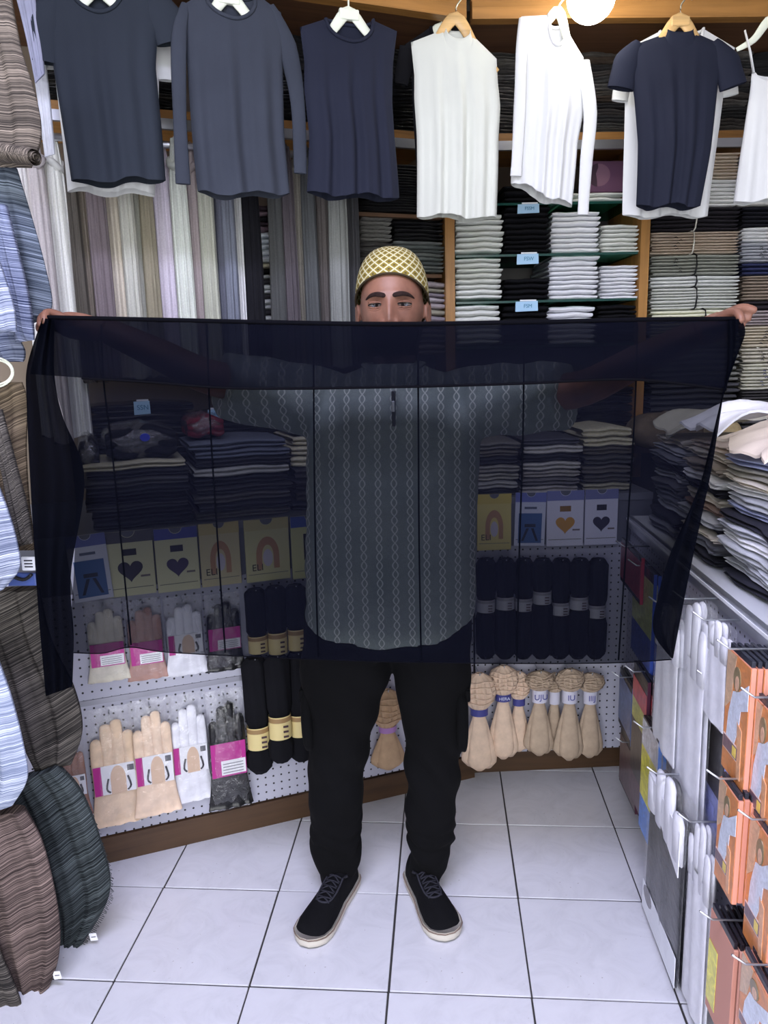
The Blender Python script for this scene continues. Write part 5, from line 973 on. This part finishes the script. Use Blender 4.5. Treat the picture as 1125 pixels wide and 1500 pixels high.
# eyes, lids, brows, beard
EYEW = plain((92, 80, 74), .6, 0., .2); IRIS = plain((16, 10, 9), .25); HAIR = fabric((22, 19, 20), .2, 60.)
SKD = SKINM
for sx in (-1, 1):
    fx = lambda x, z, o=0.: face(sx * x, z, o) - MO
    xs_ = np.linspace(.019, .049, 15); up_ = lambda x: .0010 + .0040 * max(0, 1 - ((x - .033) / .0165) ** 2) ** .8; lo_ = lambda x: .0010 - .0034 * max(0, 1 - ((x - .034) / .0165) ** 2) ** .8
    ym = lambda x, z: fx(x, z, .0022)
    eb = MB().grid([[ym(x, lo_(x) + (up_(x) - lo_(x)) * k / 5) + np.array((0, -.0022 * math.sin(math.pi * k / 5), 0)) for k in range(6)] for x in xs_]).obj('eye', EYEW, man)
    ic = .0335; MB().grid([[ym(ic + .0076 * f * math.cos(a), .0015 + min(up_(ic) - .0017, max(lo_(ic) - .0013, .0076 * f * math.sin(a)))) + np.array((0, -.0030, 0)) for a in np.linspace(0, 2 * math.pi, 18, endpoint=False)] for f in (1, .6, .2, .01)], cv=True).obj('iris', IRIS, eb)
    MB().tube([fx(x, up_(x) + .0004, .0042) for x in xs_], .0014, 6).obj('lash_line', IRIS, eb)
    MB().tube([fx(x, up_(x) + .0034, .0018) for x in xs_], [.0008 + .0026 * math.sin(math.pi * k / 14) for k in range(15)], 8).obj('upper_lid', SKINM, eb); MB().tube([fx(x, up_(x) + .0066, .0003) for x in xs_], .0009, 6).obj('lid_crease', SKD, eb)
    MB().tube([fx(x, lo_(x) - .0022, .0012) for x in xs_], [.0006 + .0020 * math.sin(math.pi * k / 14) for k in range(15)], 8).obj('lower_lid', SKINM, eb); MB().tube([fx(x, lo_(x) - .0062 - .0015 * math.sin((x - .019) * 100), .0002) for x in xs_], .0008, 6).obj('bag_crease', SKD, eb)
    bp = [fx(x, z, .0004) for x, z in ((.008, .0195), (.018, .0226), (.031, .0240), (.044, .0215), (.055, .0145))]
    MB().tube(catmull(bp, 18), np.interp(np.linspace(0, 1, 18), [0, .12, .35, .7, 1], [.0020, .0050, .0056, .0042, .0012]), 10, .34, True, (0, 1, 0)).obj('eyebrow', fabric((40, 28, 26), .3, 160., .95, .6), man)
R = []
for i in range(11):
    f = i / 10; row = []
    for j in range(31):
        a = -1.25 + 2.5 * j / 30; x = .079 * math.sin(a) * (1 - .22 * f); z = -.048 * (1 - .25 * math.cos(a)) - .062 * f - .012 * math.cos(a); p = face(x * .97, z, .004); row.append(p - MO)
    R.append(row)
MB().grid(R).obj('beard', HAIR, man)
# cap
capt = NT('cap_cloth'); uv = capt.new('ShaderNodeTexCoord'); sp = capt.new('ShaderNodeSeparateXYZ'); capt.L(uv.outputs['UV'], sp.inputs[0])
_tri = lambda q: capt.math('ABSOLUTE', capt.math('SUBTRACT', capt.math('FRACT', q), .5))
A_ = _tri(capt.math('ADD', sp.outputs[0], sp.outputs[1])); B_ = _tri(capt.math('SUBTRACT', sp.outputs[0], sp.outputs[1])); mn = capt.math('MINIMUM', A_, B_); mxx = capt.math('MAXIMUM', A_, B_)
col = capt.mix(capt.math('LESS_THAN', mn, .105), s2l((122, 106, 48)), s2l((182, 178, 148))); core = capt.math('GREATER_THAN', capt.math('ADD', A_, B_), .80); col = capt.mix(core, col, s2l((84, 72, 48)))
capt.bump(mn, .5, .003); CAPM = capt.set(col, .9, spec=.1)
CC = np.array((-.116, 1.848, 1.602)); ra, rb, rc = .0865, .108, .114; R = []; UV = []
rim = []
for j in range(72):
    th = 2 * math.pi * j / 72; lo, hi = .2, 2.6
    for _ in range(30):
        m_ = (lo + hi) / 2; y = rb * math.sin(m_) ** .72 * math.sin(th); z = rc * math.cos(m_)
        if z > -.016 - .60 * y: lo = m_
        else: hi = m_
    col_ = []; u_ = []
    for k in range(22):
        p_ = .02 + (lo - .02) * k / 21; s_ = math.sin(p_) ** .72 if p_ < 1.57 else 1 - .02 * (p_ - 1.57); col_.append(CC - MO + np.array((ra * s_ * math.cos(th), rb * s_ * math.sin(th), rc * math.cos(p_)))); u_.append((th / (2 * math.pi) * 20, p_ * 5.6))
    R.append(col_); UV.append(u_); rim.append(col_[-1])
R.append(R[0]); UV.append([(20, q[1]) for q in UV[0]])
cp = MB().grid(R, UV).obj('cap', CAPM, man); MB().tube(np.array(rim + rim[:1]) * 1.0, .0026, 8, caps=False).obj('cap_edge', fabric((58, 48, 34)), cp)
for j in range(0, 72): pass
# shirt
sh = NT('knit_shirt'); sp = sh.new('ShaderNodeSeparateXYZ'); c_ = sh.new('ShaderNodeTexCoord'); sh.L(c_.outputs['Object'], sp.inputs[0])
xs = sh.math('SUBTRACT', sh.math('FRACT', sh.math('DIVIDE', sp.outputs[0], .036)), .5); wv_ = sh.math('MULTIPLY', sh.math('ABSOLUTE', sh.math('SINE', sh.math('MULTIPLY', sp.outputs[2], 150.))), .17)
ch = sh.math('LESS_THAN', sh.math('ABSOLUTE', sh.math('SUBTRACT', sh.math('ABSOLUTE', xs), wv_)), .045); n_ = sh.noise(sh.coord(), 14., 3); dot = sh.noise(sh.coord(), 500., 1)
bs = sh.ramp(n_, [(.3, s2l((138, 150, 146))), (.7, s2l((160, 170, 164)))]); bs = sh.mix(sh.math('MULTIPLY', sh.math('GREATER_THAN', dot, .5), .3), bs, s2l((112, 122, 122))); SHM = sh.set(sh.mix(sh.math('MULTIPLY', ch, .8), bs, s2l((222, 226, 216))), .7, spec=.2)
s = MB(); R = []
for (z, hw, dp, cx, cy) in [(0., .216, .150, -.138, 1.835), (.12, .214, .158, -.136, 1.835), (.28, .21, .158, -.128, 1.84), (.42, .212, .15, -.122, 1.845), (.50, .212, .132, -.118, 1.85), (.56, .196, .11, -.117, 1.855), (.595, .14, .085, -.117, 1.86), (.615, .082, .07, -.117, 1.862), (.625, .066, .064, -.117, 1.862)]:
    row = []
    for k in range(60):
        a = 2 * math.pi * k / 60; zz = .825 + z - (.035 * max(0, -math.sin(a)) ** 2 * math.exp(-(z / .1) ** 2)); row.append((cx + hw * np.sign(math.cos(a)) * abs(math.cos(a)) ** .8, cy + dp * np.sign(math.sin(a)) * abs(math.sin(a)) ** .9, zz))
    R.append(row)
s.grid(R, cv=True, flip=True); s.f += [tuple(range(60)), tuple(8 * 60 + k for k in reversed(range(60)))]; s.flat += [False] * 2
for S, E_ in ((SR, ER), (SL_, EL)):
    d = E_ - S; s.tube(catmull([S - d * .35 + (0, 0, -.03), S + (0, 0, -.012), S + d * .45 + (0, 0, -.012), S + d * .88 + (0, 0, -.012)], 12), np.interp(np.linspace(0, 1, 12), [0, .3, .6, 1], [.085, .088, .084, .076]), 22)
def sh_disp(co, no):
    x = co[:, 0] + .117; z = co[:, 2]; fr = np.clip(-no[:, 1], 0, 1); r2 = np.sqrt((x * 1.15) ** 2 + ((z - 1.44) * .75) ** 2)
    d = .0055 * np.sin(r2 * 62) * np.exp(-((r2 - .17) / .13) ** 2) * fr + .004 * np.sin(co[:, 0] * 46 + 3 * z) * np.clip((1.15 - z) / .3, 0, 1) + .003 * np.sin(z * 42 + 9 * x) * np.clip((1.0 - z) / .2, 0, 1)
    arm = np.clip((abs(x) - .19) / .06, 0, 1); d += arm * .0025 * np.sin((abs(x) * .8 - z) * 95); return co + no * d[:, None]
shirt = remesh(s, 'shirt', SHM, .0065, 5, sh_disp)
zc = face(0, 0) ; zx = hx(577, 592, 1.735) - MO
MB().tube([(-.117 - MO[0] + .068 * math.cos(a), 1.858 - MO[1] + .066 * math.sin(a) - .012 * (math.sin(a) < 0) * abs(math.sin(a)), 1.448 - .045 * max(0, -math.sin(a)) ** 3) for a in np.linspace(0, 2 * math.pi, 40)], .011, 8, .55, False).obj('collar', SHM, shirt)
MB().bbox((zx[0] - .004, zx[1] - .02, zx[2] - .05), (zx[0] + .004, zx[1] + .02, zx[2] + .03), .001).obj('zip', plain((60, 62, 66), .4), shirt); MB().bbox((zx[0] - .0035, zx[1] - .026, zx[2] - .016), (zx[0] + .0035, zx[1] - .018, zx[2] + .008), .001).obj('zip_pull', METAL, shirt)
# trousers
tr = MB()
tr.tube([(-.13, 1.86, .725), (-.133, 1.86, .77), (-.132, 1.86, .86), (-.13, 1.86, .97)], [.14, .19, .185, .17], 28, .72, True, (0, 1, 0))
for rows_ in (lrows, rrows):
    p, r_ = legpath(rows_, 1.86, 1.885); p = [np.array((p[0][0], 1.86, .86))] + p; r_ = [r_[0] * .9] + r_; p.append(p[-1] + np.array((0, .0, -.02))); r_.append(r_[-1]); tr.tube(catmull(p, 30), np.interp(np.linspace(0, 1, 30), np.linspace(0, 1, len(r_)), r_), 22, .92, True, (0, 1, 0))
def tr_disp(co, no):
    x, y, z = co.T; k = np.exp(-((z - .14) / .09) ** 2); d = .0042 * k * np.sin(z * 95 + 30 * x + 3 * np.sin(y * 40 + 9 * x) + 2 * np.sin(z * 31)) + .004 * np.sin(z * 52 + 18 * x + 5 * np.sin(9 * x)) * np.clip((.62 - z) / .2, 0, 1) * np.exp(-((z - .42) / .22) ** 2)
    d += .003 * np.sin((x + z * .6) * 60); return co + no * d[:, None]
TRM = fabric((5, 5, 7), .18, 8., .95, .3)
trs = remesh(tr, 'trousers', TRM, .006, 5, tr_disp)
for px, py, sx in ((455, 1046, -1), (676, 1046, 1)):
    c_ = hx(px, py, 1.86) - MO; R = []
    for i in range(9):
        v = -math.pi / 2 + math.pi * i / 8; k = abs(math.cos(v)) ** .35
        R.append([(c_[0] + (.018 * k * np.sign(math.cos(a)) * abs(math.cos(a)) ** .6), c_[1] + .075 * k * np.sign(math.sin(a)) * abs(math.sin(a)) ** .6, c_[2] + .085 * math.sin(v) - .006 * math.cos(a)) for a in np.linspace(0, 2 * math.pi, 20, endpoint=False)])
    pk = MB().grid(R, cv=True).obj('cargo_pocket', TRM, trs)
    MB().bbox((c_[0] - .025, c_[1] - .082, c_[2] + .05), (c_[0] + .025, c_[1] + .06, c_[2] + .085), .006).obj('pocket_flap', TRM, pk) if False else None
    MB().bbox((c_[0] + sx * .014 - .006, c_[1] - .05, c_[2] + .055), (c_[0] + sx * .014 + .008, c_[1] + .05, c_[2] + .088), .005).obj('pocket_flap', TRM, pk)
# shoes
KN = fabric((10, 10, 14), .2, 60., .9, .5); SOLE = fabric((196, 190, 180), .05, 20., .6, .05)
def shoe(heel, toe):
    h, t_ = np.array(heel), np.array(toe); d = t_ - h; L = np.linalg.norm(d); d /= L; rz = math.atan2(d[1], d[0]); T = np.linspace(0, 1, 30)
    wf = lambda t: np.interp(t, [0, .02, .08, .25, .45, .65, .8, .9, .96, 1], [.006, .02, .031, .035, .036, .044, .047, .041, .028, .008]); hf = lambda t: np.interp(t, [0, .05, .2, .34, .48, .62, .78, .9, 1], [.075, .088, .09, .088, .076, .062, .052, .042, .022])
    U = []
    for t in T:
        row = [];
        for a in np.linspace(0, math.pi, 17): row.append((t * L, wf(t) * math.cos(a) * (1 - .12 * math.sin(a) * (t < .5)), .022 + (hf(t) - .022) * math.sin(a) ** .75))
        U.append(row)
    up = MB().grid(U).obj('shoe', KN, man, Vector((h[0] - MO[0], h[1] - MO[1], 0)), rz)
    m = MB(); rings = [(.92, .0), (1.0, .003), (1.03, .012), (1.025, .021), (.98, .026)]; R = []
    for k, z in rings: R.append([((.5 + (t - .5) * (1 + .02 * (k > .95))) * L, sg * (wf(t) + .004) * k, z + .012 * max(0, t - .8) * 2) for t, sg in [(t, 1) for t in T] + [(t, -1) for t in T[::-1]]])
    m.grid(R, cv=True, flip=True); n = 60; m.f += [tuple(range(n)), tuple(4 * n + k for k in reversed(range(n)))]; m.flat += [False] * 2; m.obj('sole', SOLE, up)
    mid = MB(); mid.tube([((.5 + (t - .5) * 1.02) * L, sg * (wf(t) + .0045) * 1.015, .0215 + .012 * max(0, t - .8) * 2) for t, sg in [(t, 1) for t in T] + [(t, -1) for t in T[::-1]]], .0018, 6, caps=False).obj('sole_line', fabric((120, 104, 96)), up)
    tg = [];
    for a in np.linspace(0, 1, 9):
        t = .66 - .34 * abs(2 * a - 1) ** .8 if False else None
    eye = [(.36, -.022), (.5, -.024), (.62, -.019), (.66, 0), (.62, .019), (.5, .024), (.36, .022)]
    zz = lambda t, y: .026 + (hf(t) - .026) * max(0., 1 - (y / wf(t)) ** 2) ** .38 + .0015
    MB().tube(catmull([(t * L, y, zz(t, y)) for t, y in eye], 30), .0028, 6).obj('eyestay', fabric((46, 46, 54), .2, 60.), up)
    for k in range(5):
        t = .38 + .055 * k
        for sg in (-1, 1): MB().tube(catmull([(t * L, -sg * .02, zz(t, .02) + .001), ((t + .02) * L, 0, zz(t + .02, 0) + .004), ((t + .045) * L, sg * .02, zz(t + .045, .02) + .001)], 7), .0024, 6).obj('lace', fabric((38, 38, 46)), up)
    for sg in (-1, 1): MB().tube([(.36 * L, sg * .022, zz(.36, .022)), (.345 * L, sg * .034, zz(.36, .022) + .006)], [.003, .0042], 7).obj('lace_end', fabric((30, 30, 36)), up)
shoe((-.272, 1.925), (-.362, 1.652)); shoe((-.100, 1.945), (.004, 1.690))
# ================================================================== THE SHEER BLACK CLOTH
cl = thing('sheer_cloth', 'wide sheer black cloth with folded top band held up by both hands', 'cloth', (-.13, 1.545, .80)); CO = np.array((-.13, 1.545, .80))
S1, S2, S3 = sheer(.80, (9, 10, 18)), sheer(.88, (9, 10, 18)), sheer(.985, (6, 7, 13))
top_e = [(62, 463.5), (200, 466.5), (400, 471), (575, 473.5), (760, 471), (940, 467), (1084, 466)]; bot_e = [(108, 956), (150, 957), (190, 948), (240, 955), (345, 961), (460, 966), (580, 970), (760, 972), (900, 971), (984, 966)]
rgt_e = [(1084, 466), (1064, 560), (1044, 650), (1018, 740), (986, 830), (966, 900), (984, 966)]; lft_e = [(62, 463.5), (78, 560), (100, 640), (112, 740), (108, 850), (104, 910), (108, 956)]; band_e = [(40, 548), (120, 554), (220, 560), (355, 569), (575, 567), (760, 562), (930, 556), (1064, 571)]
def Yc(x, y):
    v = (y - 465) / 500.; return 1.548 + .03 * v + .012 * math.sin(x * .0075 + .8) * max(0, v) + .004 * math.sin(x * .021 + 2 * v) * max(0, min(1, v * 3))
def xlerp(e, v): return np.interp(v, [p[1] for p in e], [p[0] for p in e])
G = []; U = []
for s_ in np.linspace(0, 1, 71):
    g_ = []; u_ = []
    for v in np.linspace(0, 1, 44):
        yy = 465 + v * 498; xl, xr = xlerp(lft_e, yy), xlerp(rgt_e, yy); x = xl + (xr - xl) * s_
        ya = np.interp(x, [p[0] for p in top_e], [p[1] for p in top_e]); yb = np.interp(x, [p[0] for p in bot_e], [p[1] for p in bot_e]); y = ya + (yb - ya) * v
        g_.append(hx(x, y, Yc(x, y)) - CO); u_.append((x / 700., y / 700.))
    G.append(g_); U.append(u_)
sheet = MB().grid(G, U).obj('main_sheet', S1, cl)
for c in ([(148, 475), (152, 560), (163, 650), (178, 800), (192, 945)], [(303, 475), (308, 620), (318, 780), (330, 956)], [(459, 475), (460, 640), (462, 800), (466, 962)], [(612, 475), (613, 640), (614, 800), (617, 968)], [(768, 475), (766, 640), (761, 800), (757, 969)], [(934, 475), (930, 600), (920, 760), (906, 967)]):
    pts = catmull(c, 40); MB().grid([[hx(p[0] + dx, p[1], Yc(p[0], p[1]) - .0025) - CO for p in pts] for dx in (-1.3, 0, 1.3)]).obj('pressed_crease', S3, cl)
def sheet_px(L, R, Y, mat, name, n=(26, 40), wav=.006, nf=3., ph=0.):
    """piece of the cloth between two px polylines of equal parameter"""
    a, b = catmull(L, n[1]), catmull(R, n[1]); G = []; U = []
    for i in range(n[0]):
        s = i / (n[0] - 1); row = []; u = []
        for j in range(n[1]):
            p = a[j] + (b[j] - a[j]) * s; row.append(hx(p[0], p[1], Y + wav * math.sin(nf * 2 * math.pi * s + ph + .04 * j)) - CO); u.append((p[0] / 700., p[1] / 700.))
        G.append(row); U.append(u)
    return MB().grid(G, U).obj(name, mat, cl)
sheet_px(top_e, [(44, 548)] + band_e[2:], 1.538, S2, 'folded_band', (24, 60), .002, 2.); 
MB().tube([hx(p[0], p[1] + 1, 1.54) - CO for p in catmull(top_e, 50)], .0042, 8).obj('top_hem', plain((8, 8, 13), .95, 0., .05), cl); MB().tube([hx(p[0], p[1], 1.536) - CO for p in catmull(band_e[1:], 50)], .0026, 8).obj('band_hem', plain((8, 8, 13), .95, 0., .05), cl)
MB().tube([hx(p[0], p[1], Yc(p[0], p[1])) - CO for p in catmull(bot_e, 50)], .0012, 6).obj('lower_hem', plain((8, 8, 13), .95, 0., .05), cl)
sheet_px([(62, 466), (40, 535), (39, 590), (44, 700), (53, 850), (59, 930), (67, 1020)], [(80, 468), (80, 550), (92, 610), (124, 700), (104, 840), (108, 930), (106, 1006)], 1.522, S3, 'gathered_side', (24, 44), .010, 1.6)
sheet_px([(1066, 468), (1063, 556), (1042, 645), (1018, 735), (984, 805), (964, 872), (957, 925), (984, 965)], [(1086, 467), (1091, 492), (1066, 545), (1055, 610), (1042, 690), (1026, 765), (1006, 860), (986, 964)], 1.526, S3, 'gathered_side', (20, 44), .006, 1.2)
